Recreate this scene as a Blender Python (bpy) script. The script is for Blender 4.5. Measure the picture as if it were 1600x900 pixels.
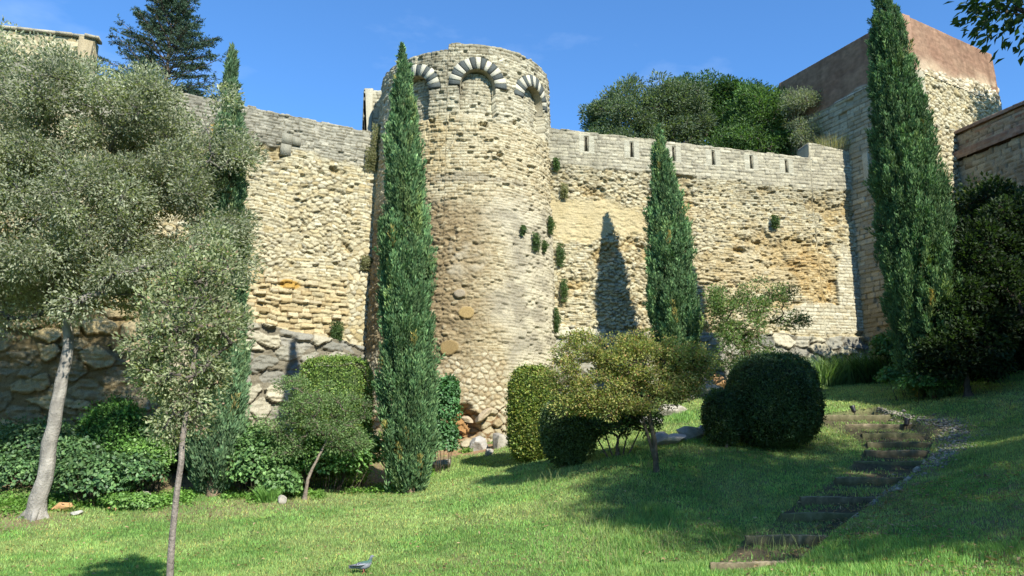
import bpy, math, random
import numpy as np
R = math.radians
for o in list(bpy.data.objects): bpy.data.objects.remove(o)
sc = bpy.context.scene
COL = sc.collection

# ------------------------------------------------------------------ camera, sky, sun, exposure
F_PX, PITCH, EYE = 1256.0, R(12), 1.6
cam = bpy.data.cameras.new('camera'); cam.sensor_width = 36; cam.lens = 36*F_PX/1600
cam.clip_end = 3000; cam.clip_start = 0.1
co = bpy.data.objects.new('camera', cam); COL.objects.link(co)
co.location = (0, 0, EYE); co.rotation_euler = (R(90)+PITCH, 0, 0)
sc.camera = co
SUN_AZ, SUN_EL = R(148.7), R(38.6)            # clockwise from +Y
SUND = np.array([math.sin(SUN_AZ)*math.cos(SUN_EL), math.cos(SUN_AZ)*math.cos(SUN_EL), math.sin(SUN_EL)])
w = bpy.data.worlds.new("World"); sc.world = w; w.use_nodes = True
nt = w.node_tree; bg = nt.nodes['Background']
sky = nt.nodes.new('ShaderNodeTexSky'); sky.sky_type = 'NISHITA'; sky.sun_disc = False
sky.sun_elevation = SUN_EL; sky.sun_rotation = SUN_AZ; sky.air_density = 1.0; sky.dust_density = 0.0; sky.ozone_density = 6.0
tc = nt.nodes.new('ShaderNodeTexCoord'); mp = nt.nodes.new('ShaderNodeMapping'); mp.inputs['Scale'].default_value = (1, 1, 2.6)
ns = nt.nodes.new('ShaderNodeTexNoise'); ns.inputs['Scale'].default_value = 2.3; ns.inputs['Detail'].default_value = 7; ns.inputs['Roughness'].default_value = .55
rp = nt.nodes.new('ShaderNodeValToRGB'); rp.color_ramp.elements[0].position = .545; rp.color_ramp.elements[1].position = .95
rp.color_ramp.elements[1].color = (.42, .42, .42, 1)
mx = nt.nodes.new('ShaderNodeMix'); mx.data_type = 'RGBA'; mx.inputs[7].default_value = (7.5, 8.2, 9.2, 1)
L = nt.links.new
L(tc.outputs['Generated'], mp.inputs[0]); L(mp.outputs[0], ns.inputs['Vector']); L(ns.outputs[0], rp.inputs[0])
sg = nt.nodes.new('ShaderNodeMix'); sg.data_type = 'RGBA'; sg.blend_type = 'MULTIPLY'; sg.inputs[0].default_value = 1; sg.inputs[7].default_value = (.68, .98, 1.16, 1)
L(rp.outputs[0], mx.inputs[0]); L(sky.outputs[0], sg.inputs[6]); L(sg.outputs[2], mx.inputs[6]); L(mx.outputs[2], bg.inputs[0])
bg.inputs[1].default_value = 0.11
sl = bpy.data.lights.new('sun', 'SUN'); sl.energy = 4.6; sl.angle = R(0.6); sl.color = (1, .955, .86)
so = bpy.data.objects.new('sun', sl); COL.objects.link(so)
so.rotation_euler = (R(90)-SUN_EL, 0, math.atan2(-SUND[0], SUND[1])+math.pi)
from mathutils import Vector
so.rotation_euler = Vector(SUND).to_track_quat('Z', 'Y').to_euler(); so.location = (20, -30, 30)
sc.view_settings.view_transform = 'Standard'; sc.view_settings.look = 'None'
sc.view_settings.exposure = 1.0; sc.view_settings.gamma = 1
sc.view_settings.use_curve_mapping = False
sc.render.engine = 'CYCLES'
sc.cycles.max_bounces = 6; sc.cycles.transparent_max_bounces = 6

# ------------------------------------------------------------------ helpers
cP, sP = math.cos(PITCH), math.sin(PITCH)
def P(px, py, Y):
    dx = px-800; dy = 450-py
    d = F_PX*cP-dy*sP
    return np.array([Y*dx/d, Y, EYE+Y*(dy*cP+F_PX*sP)/d])
rng = np.random.default_rng(7)
def H(i, j, s):
    n = (i.astype(np.int64)*374761393 + j.astype(np.int64)*668265263 + s*974634777) & 0xffffffff
    n = ((n ^ (n >> 13))*1274126177) & 0xffffffff
    n = (n ^ (n >> 16)); n = (n*2246822519) & 0xffffffff; n ^= n >> 15
    return (n & 0xffffff)/float(0xffffff)
def vn(x, y, s=0):
    xi = np.floor(x); yi = np.floor(y); fx = x-xi; fy = y-yi
    fx = fx*fx*(3-2*fx); fy = fy*fy*(3-2*fy); xi = xi.astype(np.int64); yi = yi.astype(np.int64)
    a = H(xi, yi, s); b = H(xi+1, yi, s); c = H(xi, yi+1, s); d = H(xi+1, yi+1, s)
    return (a*(1-fx)+b*fx)*(1-fy)+(c*(1-fx)+d*fx)*fy
def fbm(x, y, s=0, o=4):
    r = 0; a = .5; t = 0
    for k in range(o):
        r = r+a*vn(x*2**k, y*2**k, s+k*17); t += a; a *= .5
    return r/t
def ss(a, b, x):
    t = np.clip((x-a)/(b-a), 0, 1); return t*t*(3-2*t)
def blob(u, v, cu, cv, ru, rv, s=5, k=.5):
    d = np.sqrt(((u-cu)/ru)**2+((v-cv)/rv)**2)+k*(fbm(u*1.3, v*1.3, s)-.5)*2
    return 1-ss(.65, 1.1, d)
def lerp(a, b, t):
    t = np.asarray(t)
    if t.ndim: t = t[..., None]
    return np.asarray(a)*(1-t)+np.asarray(b)*t

def mesh_np(name, V, Fs, col=None, smooth=False):
    """V (n,3); Fs list of (m,k) int arrays; col (n,3) per vertex"""
    me = bpy.data.meshes.new(name)
    if not isinstance(Fs, list): Fs = [Fs]
    Fs = [f for f in Fs if len(f)]
    me.vertices.add(len(V)); me.vertices.foreach_set('co', np.ascontiguousarray(V, dtype=np.float32).ravel())
    tot = np.concatenate([np.full(len(f), f.shape[1]) for f in Fs]); idx = np.concatenate([f.ravel() for f in Fs])
    me.loops.add(len(idx)); me.loops.foreach_set('vertex_index', idx.astype(np.int32))
    me.polygons.add(len(tot)); st = np.concatenate([[0], np.cumsum(tot)[:-1]])
    me.polygons.foreach_set('loop_start', st.astype(np.int32)); me.polygons.foreach_set('loop_total', tot.astype(np.int32))
    if smooth: me.polygons.foreach_set('use_smooth', np.ones(len(tot), dtype=bool))
    me.update(calc_edges=True)
    if col is not None:
        a = me.color_attributes.new('Col', 'FLOAT_COLOR', 'POINT')
        c = np.ones((len(V), 4), dtype=np.float32); c[:, :3] = np.clip(col, 0, 1); a.data.foreach_set('color', c.ravel())
    return me
def obj(name, me, mat, parent=None):
    o = bpy.data.objects.new(name, me); COL.objects.link(o)
    if mat: me.materials.append(mat)
    if parent is not None:
        o.parent = parent
        rt = parent
        off = np.zeros(3)
        while rt is not None: off += np.array(rt.location); rt = rt.parent
        n = len(me.vertices); a = np.empty(n*3, dtype=np.float32); me.vertices.foreach_get('co', a)
        a = a.reshape(-1, 3)-off; me.vertices.foreach_set('co', a.astype(np.float32).ravel()); me.update()
    return o
def tag(o, label=None, cat=None, group=None, kind=None):
    if label: o['label'] = label
    if cat: o['category'] = cat
    if group: o['group'] = group
    if kind: o['kind'] = kind
    return o
def thing(name, label, cat, loc=(0, 0, 0), group=None):
    o = bpy.data.objects.new(name, None); COL.objects.link(o); o.location = [float(x) for x in loc]; o.empty_display_size = .2
    return tag(o, label, cat, group)
class MB:
    def __init__(s): s.V = []; s.F = {}; s.C = []; s.n = 0
    def add(s, V, F, c=None):
        V = np.asarray(V, float); F = np.asarray(F, int)
        s.V.append(V); s.F.setdefault(F.shape[1], []).append(F+s.n); s.n += len(V)
        s.C.append(np.broadcast_to(np.asarray(c if c is not None else (.5, .5, .5), float), (len(V), 3)))
    def mesh(s, name, smooth=False):
        return mesh_np(name, np.concatenate(s.V), [np.concatenate(f) for f in s.F.values()], np.concatenate(s.C), smooth)
def box_vf(c, ax, ay, az):
    c = np.asarray(c, float); V = []
    for k in range(8):
        V.append(c+(1 if k & 1 else -1)*np.asarray(ax)+(1 if k & 2 else -1)*np.asarray(ay)+(1 if k & 4 else -1)*np.asarray(az))
    return np.array(V), np.array([[0, 2, 3, 1], [4, 5, 7, 6], [0, 1, 5, 4], [2, 6, 7, 3], [0, 4, 6, 2], [1, 3, 7, 5]])
def tube_vf(A, B, ra, rb, n=6):
    """many tapered segments at once: A,B (m,3)"""
    A = np.atleast_2d(A); B = np.atleast_2d(B); m = len(A); ra = np.broadcast_to(ra, m); rb = np.broadcast_to(rb, m)
    d = B-A; d = d/np.maximum(np.linalg.norm(d, axis=1, keepdims=True), 1e-9)
    up = np.where(np.abs(d[:, 2:3]) > .9, [[1., 0, 0]], [[0, 0, 1.]])
    x = np.cross(d, up); x /= np.linalg.norm(x, axis=1, keepdims=True); y = np.cross(d, x)
    t = np.arange(n)*2*math.pi/n
    ring = x[:, None]*np.cos(t)[None, :, None]+y[:, None]*np.sin(t)[None, :, None]
    V = np.concatenate([A[:, None]+ring*ra[:, None, None], B[:, None]+ring*rb[:, None, None]], axis=1).reshape(-1, 3)
    k = np.arange(n); q = np.stack([k, (k+1) % n, (k+1) % n+n, k+n], 1)
    Fq = (q[None]+(np.arange(m)*2*n)[:, None, None]).reshape(-1, 4)
    return V, Fq
def loft(pts, rad, n=12, cap=True, squash=None):
    """smooth tube through points"""
    pts = np.asarray(pts, float); m = len(pts); T = np.gradient(pts, axis=0); T /= np.linalg.norm(T, axis=1, keepdims=True)
    up = np.array([0, 1., 0]) if abs(T[0][1]) < .8 else np.array([1., 0, 0])
    t = np.arange(n)*2*math.pi/n; V = []
    for i in range(m):
        x = np.cross(T[i], up); x /= np.linalg.norm(x); y = np.cross(T[i], x)
        r = rad[i]; rx, ry = (r, r) if np.isscalar(r) else r
        V.append(pts[i]+np.cos(t)[:, None]*x*rx+np.sin(t)[:, None]*y*ry)
    V = np.concatenate(V); k = np.arange(n)
    Fq = np.concatenate([np.stack([k+i*n, (k+1) % n+i*n, (k+1) % n+(i+1)*n, k+(i+1)*n], 1) for i in range(m-1)])
    return V, Fq

# ------------------------------------------------------------------ materials
def mat_col(name, rough=.9, noise=(30, .25), bump=.0, bscale=60, spec=.3, transl=0., tint=(1, 1, 1)):
    m = bpy.data.materials.new(name); m.use_nodes = True; t = m.node_tree; b = t.nodes['Principled BSDF']; out = t.nodes['Material Output']
    a = t.nodes.new('ShaderNodeAttribute'); a.attribute_name = 'Col'
    c = t.nodes.new('ShaderNodeTexCoord'); n = t.nodes.new('ShaderNodeTexNoise'); n.inputs['Scale'].default_value = noise[0]; n.inputs['Detail'].default_value = 5
    t.links.new(c.outputs['Object'], n.inputs['Vector'])
    mr = t.nodes.new('ShaderNodeMapRange'); mr.inputs[1].default_value = .25; mr.inputs[2].default_value = .75
    mr.inputs[3].default_value = 1-noise[1]; mr.inputs[4].default_value = 1+noise[1]; t.links.new(n.outputs[0], mr.inputs[0])
    v = t.nodes.new('ShaderNodeVectorMath'); v.operation = 'SCALE'; t.links.new(a.outputs['Color'], v.inputs[0]); t.links.new(mr.outputs[0], v.inputs['Scale'])
    v2 = t.nodes.new('ShaderNodeVectorMath'); v2.operation = 'MULTIPLY'; v2.inputs[1].default_value = tint; t.links.new(v.outputs[0], v2.inputs[0])
    t.links.new(v2.outputs[0], b.inputs['Base Color']); b.inputs['Roughness'].default_value = rough
    b.inputs['Specular IOR Level'].default_value = spec
    if bump:
        n2 = t.nodes.new('ShaderNodeTexNoise'); n2.inputs['Scale'].default_value = bscale; n2.inputs['Detail'].default_value = 6; n2.inputs['Roughness'].default_value = .65
        t.links.new(c.outputs['Object'], n2.inputs['Vector'])
        bp = t.nodes.new('ShaderNodeBump'); bp.inputs['Strength'].default_value = bump; bp.inputs['Distance'].default_value = .05
        t.links.new(n2.outputs[0], bp.inputs['Height']); t.links.new(bp.outputs[0], b.inputs['Normal'])
    if transl:
        tr = t.nodes.new('ShaderNodeBsdfTranslucent'); v3 = t.nodes.new('ShaderNodeVectorMath'); v3.operation = 'MULTIPLY'; v3.inputs[1].default_value = (1.5, 1.7, .7)
        t.links.new(v2.outputs[0], v3.inputs[0]); t.links.new(v3.outputs[0], tr.inputs[0])
        ms = t.nodes.new('ShaderNodeMixShader'); ms.inputs[0].default_value = transl
        t.links.new(b.outputs[0], ms.inputs[1]); t.links.new(tr.outputs[0], ms.inputs[2]); t.links.new(ms.outputs[0], out.inputs[0])
    return m
M_STONE = mat_col('rough_limestone', .93, (34, .30), .6, 30, .15, tint=(.64, .645, .585))
M_PLASTER = mat_col('red_plaster', .95, (5, .22), .3, 12, .15, tint=(.75, .75, .75))
M_LEAF = mat_col('leaf', .6, (.9, .22), 0, 1, .25, .36)
M_GLEAF = mat_col('glossy_leaf', .5, (1.5, .25), 0, 1, .35, .2)
M_NEEDLE = mat_col('cypress_foliage', .7, (1.2, .25), 0, 1, .25, .15)
M_GRASS = mat_col('grass_blade', .6, (.6, .18), 0, 1, .25, .35)
M_BARK = mat_col('bark', .95, (5, .4), .9, 22, .1)
M_SOIL = mat_col('soil_and_turf', 1., (18, .35), .7, 30, .1)
M_ROCK = mat_col('rock', .95, (7, .22), .6, 14, .2)
M_WOOD = mat_col('weathered_timber', .9, (16, .25), .4, 40, .2)
M_BLACK = mat_col('black_plastic', .45, (10, .1), 0, 1, .4)
M_GLASS = mat_col('lamp_glass', .12, (10, .05), 0, 1, .6)
M_FEATHER = mat_col('feathers', .75, (60, .12), 0, 1, .3)

# ------------------------------------------------------------------ ground
STEPS = [(1115, 1240, 885, 11.6), (1170, 1285, 835, 12.9), (1225, 1340, 800, 14.0), (1255, 1365, 775, 14.9), (1310, 1420, 745, 16.2),
         (1340, 1440, 720, 17.4), (1355, 1447, 703, 18.3), (1358, 1450, 690, 19.1), (1350, 1442, 676, 19.9), (1325, 1418, 662, 20.8), (1288, 1385, 648, 21.6)]
SP = []
for a, b, y, Y in STEPS:
    p = P((a+b)/2, y, Y); q = P(a, y, Y); r_ = P(b, y, Y); SP.append((p[0], p[1], p[2], (r_[0]-q[0])/2*1.1))
SP = np.array(SP)
CP = [(0, 0, 0), (-12, 0, -.1), (12, 0, .3), (0, -12, -.3), (-20, -12, -.3), (20, -12, .4), (-22, 10, 0), (-22, 18, .5), (-25, 26, 1.5), (0, 6, 0), (-6, 8, 0), (6, 6, .1),
      (0, 34, 3), (-12, 34, 2), (12, 34, 6), (25, 34, 7.5), (26, 24, 5.6), (25, 12, 3), (22, 2, 1.2), (16, 6, 1.0)]
for px, py, Y in [(0, 900, 11.9), (400, 900, 11.9), (800, 900, 11.9), (1600, 900, 9.6), (1350, 900, 10.4), (0, 830, 16), (200, 810, 17), (430, 787, 18), (640, 771, 20), (735, 703, 26), (850, 725, 20.5),
                  (1025, 738, 17), (1100, 695, 19), (1200, 700, 19.3), (1300, 612, 26.5), (1250, 640, 23.5), (1350, 592, 30), (1460, 588, 26.5), (1600, 583, 24), (1600, 700, 15.5), (1600, 800, 11.8),
                  (1530, 640, 20.5), (400, 690, 26), (150, 690, 24), (0, 700, 23), (1000, 660, 24), (900, 640, 28), (1080, 610, 28)]:
    CP.append(tuple(P(px, py, Y)))
for i, s in enumerate(SP): CP.append((s[0], s[1]+.3, s[2]-.02))
CP = np.array(CP)
def _phi(r): return np.where(r > 1e-6, r*r*np.log(np.maximum(r, 1e-6)), 0)
n_ = len(CP); D_ = np.linalg.norm(CP[:, None, :2]-CP[None, :, :2], axis=2)
A_ = np.zeros((n_+3, n_+3)); A_[:n_, :n_] = _phi(D_)+np.eye(n_)*.6; A_[:n_, n_] = 1; A_[:n_, n_+1:] = CP[:, :2]; A_[n_:, :n_] = A_[:n_, n_:].T
W_ = np.linalg.solve(A_, np.concatenate([CP[:, 2], [0, 0, 0]]))
def G0(x, y):
    x = np.clip(np.asarray(x, float), -26, 27); y = np.clip(np.asarray(y, float), -13, 35); z = W_[n_]+W_[n_+1]*x+W_[n_+2]*y
    for i in range(n_): z = z+W_[i]*_phi(np.hypot(x-CP[i, 0], y-CP[i, 1]))
    return z+.05*(fbm(x*.8, y*.8, 3)-.5)+.04*(fbm(x*3, y*3, 9)-.5)
def corridor(x, y):
    """(mask of the stair, height of its treads)"""
    cx = np.interp(y, SP[:, 1], SP[:, 0]); hw = np.interp(y, SP[:, 1], SP[:, 3])
    inside = ((y > SP[0, 1]-.02) & (y < SP[-1, 1]+1.0))*(1-ss(0, .12, np.abs(x-cx)-hw))
    k = np.clip(np.searchsorted(SP[:, 1], y, side='right')-1, 0, len(SP)-1); k2 = np.minimum(k+1, len(SP)-1)
    f = np.clip((y-SP[k, 1])/np.maximum(SP[k2, 1]-SP[k, 1], .3), 0, 1)
    return inside, SP[k, 2]-.03+f*np.maximum(SP[k2, 2]-SP[k, 2]-.13, 0)
def G(x, y):
    z = G0(x, y); m, zs = corridor(np.asarray(x, float), np.asarray(y, float))
    return z*(1-m)+zs*m
def g1(x, y): return float(G(np.array([x]), np.array([y]))[0])
def axis(a, b, st, far):
    v = list(np.arange(a, b+1e-6, st)); s = st; x = b
    while x < far: s *= 1.35; x += s; v.append(x)
    s = st; x = a
    while x > -far: s *= 1.35; x -= s; v.insert(0, x)
    return np.array(v)
gx = axis(-19, 19, .11, 700); gy = axis(7.5, 31, .11, 700)
X, Y = np.meshgrid(gx, gy); Z = G(X, Y)
def grid_faces(ny, nx):
    i = np.arange(ny-1)[:, None]*nx+np.arange(nx-1)[None]; i = i.ravel(); return np.stack([i, i+1, i+nx+1, i+nx], 1)
mC, _ = corridor(X, Y)
GP = [(P(0, 815, 16.6), 1.5, .7), (P(735, 705, 25.5), 1.3, 1.2), (P(1560, 870, 10), 2.2, .5), (P(1500, 800, 12.5), 2.6, .3), (P(330, 805, 17.6), 1.6, .5), (P(430, 790, 18.3), 1.6, .5), (P(780, 880, 12.4), 1.3, .3), (P(1380, 880, 11), 1.2, .4)]
def dirt(x, y):
    d = corridor(x, y)[0]*(.68+.3*ss(.42, .6, fbm(x*2.2, y*2.2, 37, 3)))
    for p, r, st in GP: d = np.maximum(d, st*(1-ss(.5, 1.1, np.hypot(x-p[0], (y-p[1])*1.3)/r+.5*(fbm(x*2, y*2, 31)-.5))))
    cx = np.interp(y, SP[:, 1], SP[:, 0]); hw = np.interp(y, SP[:, 1], SP[:, 3])
    side = ((y > 14) & (y < 21))*ss(0, .3, x-cx-hw+.1)*(1-ss(.5, 1.3, x-cx-hw))*.7
    d = np.maximum(d, side*fbm(x*3, y*3, 33)*1.5)
    # bare ground under the planted strip along the walls
    line = np.interp(x, [-26, -13, -8, -5, -2.5, -1.5, 0], [17.5, 17.6, 18.6, 19.5, 21, 26, 27.5])
    d = np.maximum(d, ss(-.1, 1.2, y-line+1.2*(fbm(x*1.3, y*1.3, 44)-.5))*(x < 0)*.9)
    return np.clip(d, 0, 1)
dm = dirt(X, Y); f1 = fbm(X*.7, Y*.7, 51); f2 = fbm(X*4, Y*4, 52)
turf = lerp((.09, .13, .04), (.16, .17, .07), ss(.3, .7, f1)); turf = turf*(.6+.8*f2)[..., None]
earth = lerp((.16, .115, .07), (.27, .2, .12), f2); orange = lerp((.30, .17, .085), (.36, .24, .14), f2)
pT = P(740, 695, 26); om = 1-ss(.6, 1.6, np.hypot(X-pT[0], Y-pT[1])); earth = lerp(earth, orange, om)
earth = lerp(earth, (.09, .075, .045), mC); gc = lerp(turf, earth, dm)
far = ss(30, 60, np.hypot(X, Y)); gc = lerp(gc, (.1, .14, .045), far)
ground = obj('ground', mesh_np('ground', np.stack([X, Y, Z], -1).reshape(-1, 3), grid_faces(len(gy), len(gx)), gc.reshape(-1, 3), True), M_SOIL)
tag(ground, kind='structure')

# ------------------------------------------------------------------ masonry
def warp(u, v, a, f, s):
    return u+a*(fbm(u*f, v*f, s, 3)-.5)*2, v+a*.7*(fbm(u*f+9, v*f+5, s+3, 3)-.5)*2
def rubble(u, v, cw, ch, s, jit=.85):
    uu, vv = warp(u, v, cw*.30, 1.6/cw, s); uu, vv = warp(uu, vv, cw*.6, .35/cw, s+40)
    x = uu/cw; y = vv/ch; yi = np.floor(y)
    best = np.full(x.shape, 1e9); bi = np.zeros(x.shape, np.int64); bj = bi.copy(); bx = np.zeros(x.shape); by = bx.copy()
    def cell(i, j):
        return i+.5+(H(i, j, s)-.5)*jit+.5*(j & 1), j+.5+(H(i, j, s+1)-.5)*jit*.8
    i0 = np.floor(x).astype(np.int64); j0 = yi.astype(np.int64)
    for dj in (-1, 0, 1):
        for di in (-2, -1, 0, 1):
            cx, cy = cell(i0+di, j0+dj); d = (x-cx)**2+(y-cy)**2*1.15; m = d < best
            best = np.where(m, d, best); bi = np.where(m, i0+di, bi); bj = np.where(m, j0+dj, bj); bx = np.where(m, cx, bx); by = np.where(m, cy, by)
    ed = np.full(x.shape, 1e9)
    for dj in (-2, -1, 0, 1, 2):
        for di in (-2, -1, 0, 1, 2):
            i = bi+di; j = bj+dj; cx, cy = cell(i, j)
            ax, ay = (cx-bx)*cw, (cy-by)*ch*1.07; l = np.sqrt(ax*ax+ay*ay); mid = ((cx+bx)/2-x)*cw*ax+((cy+by)/2-y)*ch*1.07*ay
            d = np.where(l > 1e-6, mid/np.maximum(l, 1e-6), 1e9); ed = np.minimum(ed, d)
    return dict(d=ed, r=H(bi, bj, s+5), r2=H(bi, bj, s+6), r3=H(bi, bj, s+7), lx=(x-bx)*cw, ly=(y-by)*ch)
def coursed(u, v, cw, ch, s, wob=.03):
    vv = v+wob*(fbm(u*.8, v*.5, s, 3)-.5)*2+ch*.25*np.sin(v/ch*.61+s)+.012*(vn(u*6, v*6, s+2)-.5)
    y = vv/ch; j = np.floor(y).astype(np.int64); fy = y-j
    cwr = cw*(.8+.45*H(j, j*0, s+9)); uu = u+.012*(vn(u*7, v*7, s+4)-.5); x = uu/cwr+H(j, j*0+3, s)*7; i = np.floor(x).astype(np.int64)
    def edge(k): return k+(H(k, j, s+2)-.5)*.62
    e0 = edge(i); e1 = edge(i+1); lo = x < e0; hi = x > e1
    i = np.where(lo, i-1, np.where(hi, i+1, i)); e0 = edge(i); e1 = edge(i+1)
    du = np.minimum(x-e0, e1-x)*cwr; dv = np.minimum(fy, 1-fy)*ch
    rr = .035; d = np.minimum(du, dv); a = np.maximum(rr-du, 0); b = np.maximum(rr-dv, 0); d = np.minimum(d, rr-np.sqrt(a*a+b*b))
    return dict(d=d, r=H(i, j, s+5), r2=H(i, j, s+6), r3=H(i, j, s+7), lx=(x-(e0+e1)/2)*cwr, ly=(fy-.5)*ch)
UV = [None, None]
def stones(c, u, v, depth, jw, pal, mortar, s, rough=.02, tilt=.12, var=.04, miss=0.):
    """height and colour from a cell layout"""
    e = ss(jw*.3, jw*1.5, c['d']); h = depth*(e-1)+e*((c['r']-.5)*2*var+tilt*((c['r2']-.5)*c['lx']+((c['r3']-.5)*1.6-.9)*c['ly']))
    h = h+rough*((fbm(u*9, v*9, s+70, 3)-.5)*1.3+(fbm(u*2.2, v*11, s+71, 3)-.5)*1.6)*(.5+.5*e)
    if miss: h = h-np.where(c['r3'] < miss, .09*e, 0)
    pal = np.array(pal); k = c['r']*(len(pal)-1); i = np.clip(k.astype(int), 0, len(pal)-2); f = (k-i)[..., None]
    col = pal[i]*(1-f)+pal[i+1]*f
    col = col*(.84+.32*c['r2'])[..., None]*(.86+.28*fbm(u*12, v*12, s+80, 3))[..., None]
    col = lerp(np.broadcast_to(np.array(mortar), col.shape), col, ss(0, jw*1.2, c['d']))
    return h, col
CREAM = [(.58, .50, .33), (.66, .60, .44), (.52, .42, .24), (.70, .65, .50), (.60, .52, .35), (.50, .46, .36)]
GREY = [(.34, .32, .27), (.46, .43, .36), (.28, .27, .24), (.52, .48, .39), (.38, .35, .28)]
BROWN = [(.29, .215, .125), (.38, .29, .175), (.24, .175, .10), (.33, .25, .15), (.47, .39, .26)]
WARM = [(.56, .44, .26), (.62, .54, .36), (.50, .39, .22), (.66, .58, .42)]
BLUEG = [(.30, .29, .265), (.38, .36, .32), (.46, .43, .36), (.28, .275, .25), (.42, .39, .32)]
def mix2(a, b, m, soft=False):
    if not soft and UV[0] is not None and np.shape(UV[0]) == np.shape(m): m = ss(.22, .78, m+.8*(fbm(UV[0]*3.3, UV[1]*5, 900, 3)-.5)*4*np.asarray(m)*(1-np.asarray(m)))
    return a[0]*(1-m)+b[0]*m, lerp(a[1], b[1], m)
def erosion(h, c, u, v, s, amt=.12, th=.62):
    e = ss(th, th+.14, fbm(u*.9, v*1.2, s, 4)); return h-amt*e, lerp(c, c*np.array([.92, .78, .55]), e*.7)

def style_right(u, v):
    UV[:] = [u, v]
    a = stones(rubble(u, v, .24, .10, 11, .95), u, v, .04, .008, CREAM, (.33, .27, .17), 11, .055, .3, .03, .12)
    b = stones(coursed(u, v, .19, .09, 12, .14), u, v, .035, .008, CREAM, (.36, .29, .19), 12, .055, .3, .025, .11)
    m = ss(.45, .55, fbm(u*.35, v*.5, 13)); h, c = mix2(a, b, m)
    h, c = erosion(h, c, u, v, 15, .13, .58)
    # eroded layered rock zone
    lay = fbm(u*.9, v*5.5, 16, 4); zone = blob(u, v, 8.8, 9.3, 2.4, 1.6, 17, .5)*.8+blob(u, v, 6.3, 8, 1.5, 1.5, 18, .5)*.6
    h = h+zone*(lay-.55)*.22; c = lerp(c, np.array([.50, .38, .21])*(.5+lay)[..., None], zone*.55)
    # rendered yellow band at the upper left
    ren = blob(u, v, 1.6, 10.6, 3.0, 1.0, 19, .45); hr = .03*(fbm(u*3, v*4, 20)-.5)-.02; cr = lerp((.60, .48, .27), (.68, .58, .38), fbm(u*2, v*2, 21))
    h, c = mix2((h, c), (hr+.35*h, cr), ren*.8)
    warm = np.maximum(blob(u, v, 10.8, 8.6, .9, 1.3, 22, .6), blob(u, v, 11.1, 7.5, .5, .5, 23, .3)); warm = np.maximum(warm, blob(u, v, 5.0, 11, 1.6, .5, 24, .7)*.6)
    c = lerp(c, c*np.array([.95, .76, .48]), warm*.6)
    # whiter neat coursework on the lower right
    n = stones(coursed(u, v, .24, .13, 25), u, v, .035, .010, [(.62, .57, .44), (.70, .66, .53), (.56, .49, .35), (.74, .70, .58)], (.38, .33, .24), 25, .012, .1, .012)
    mk = np.maximum(blob(u, v, 11.5, 7.0, 2.4, .75, 26, .35), blob(u, v, 12.4, 8.2, .55, 2.0, 27, .3)); mk = np.maximum(mk, blob(u, v, 8.6, 9.7, .8, 1.6, 28, .9)*.35)
    h, c = mix2((h, c), n, mk)
    # upper weathering and parapet
    top = np.interp(u, [0, 12.8], [12.75, 12.35]); g = ss(-1.2, .2, v-top+1.4*(fbm(u*.8, v*.8, 29)-.5)+.5*ss(6, 12, u)); c = lerp(c, c*.62+np.array([.07, .07, .06]), g*.75)
    pr = stones(coursed(u, v, .27, .14, 30, .04), u, v, .03, .010, [(.50, .455, .35), (.59, .54, .42), (.40, .365, .29), (.63, .585, .47)], (.33, .30, .24), 30, .022, .12, .018)
    h, c = mix2((h, c), pr, ss(-.12, .12, v-top+.3*(fbm(u*2, v*2, 31)-.5)))
    # big footing stones
    bl = stones(rubble(u, v, .80, .42, 32), u, v, .065, .010, BLUEG+[(.62, .57, .45)]*2+[(.66, .60, .46)]*2, (.26, .23, .18), 32, .06, .2, .07)
    ft = 6.3+.35*(fbm(u*.9, v*.3, 33)-.5)-.02*u*0; h, c = mix2((h+.0, c), (bl[0]+.16, bl[1]), 1-ss(-.06, .06, v-ft))
    st = ss(.55, .75, fbm(u*1.5, v*.12+3, 34))*ss(9, 13, v); c = c*(1-.22*st)[..., None]
    return h, c
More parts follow.
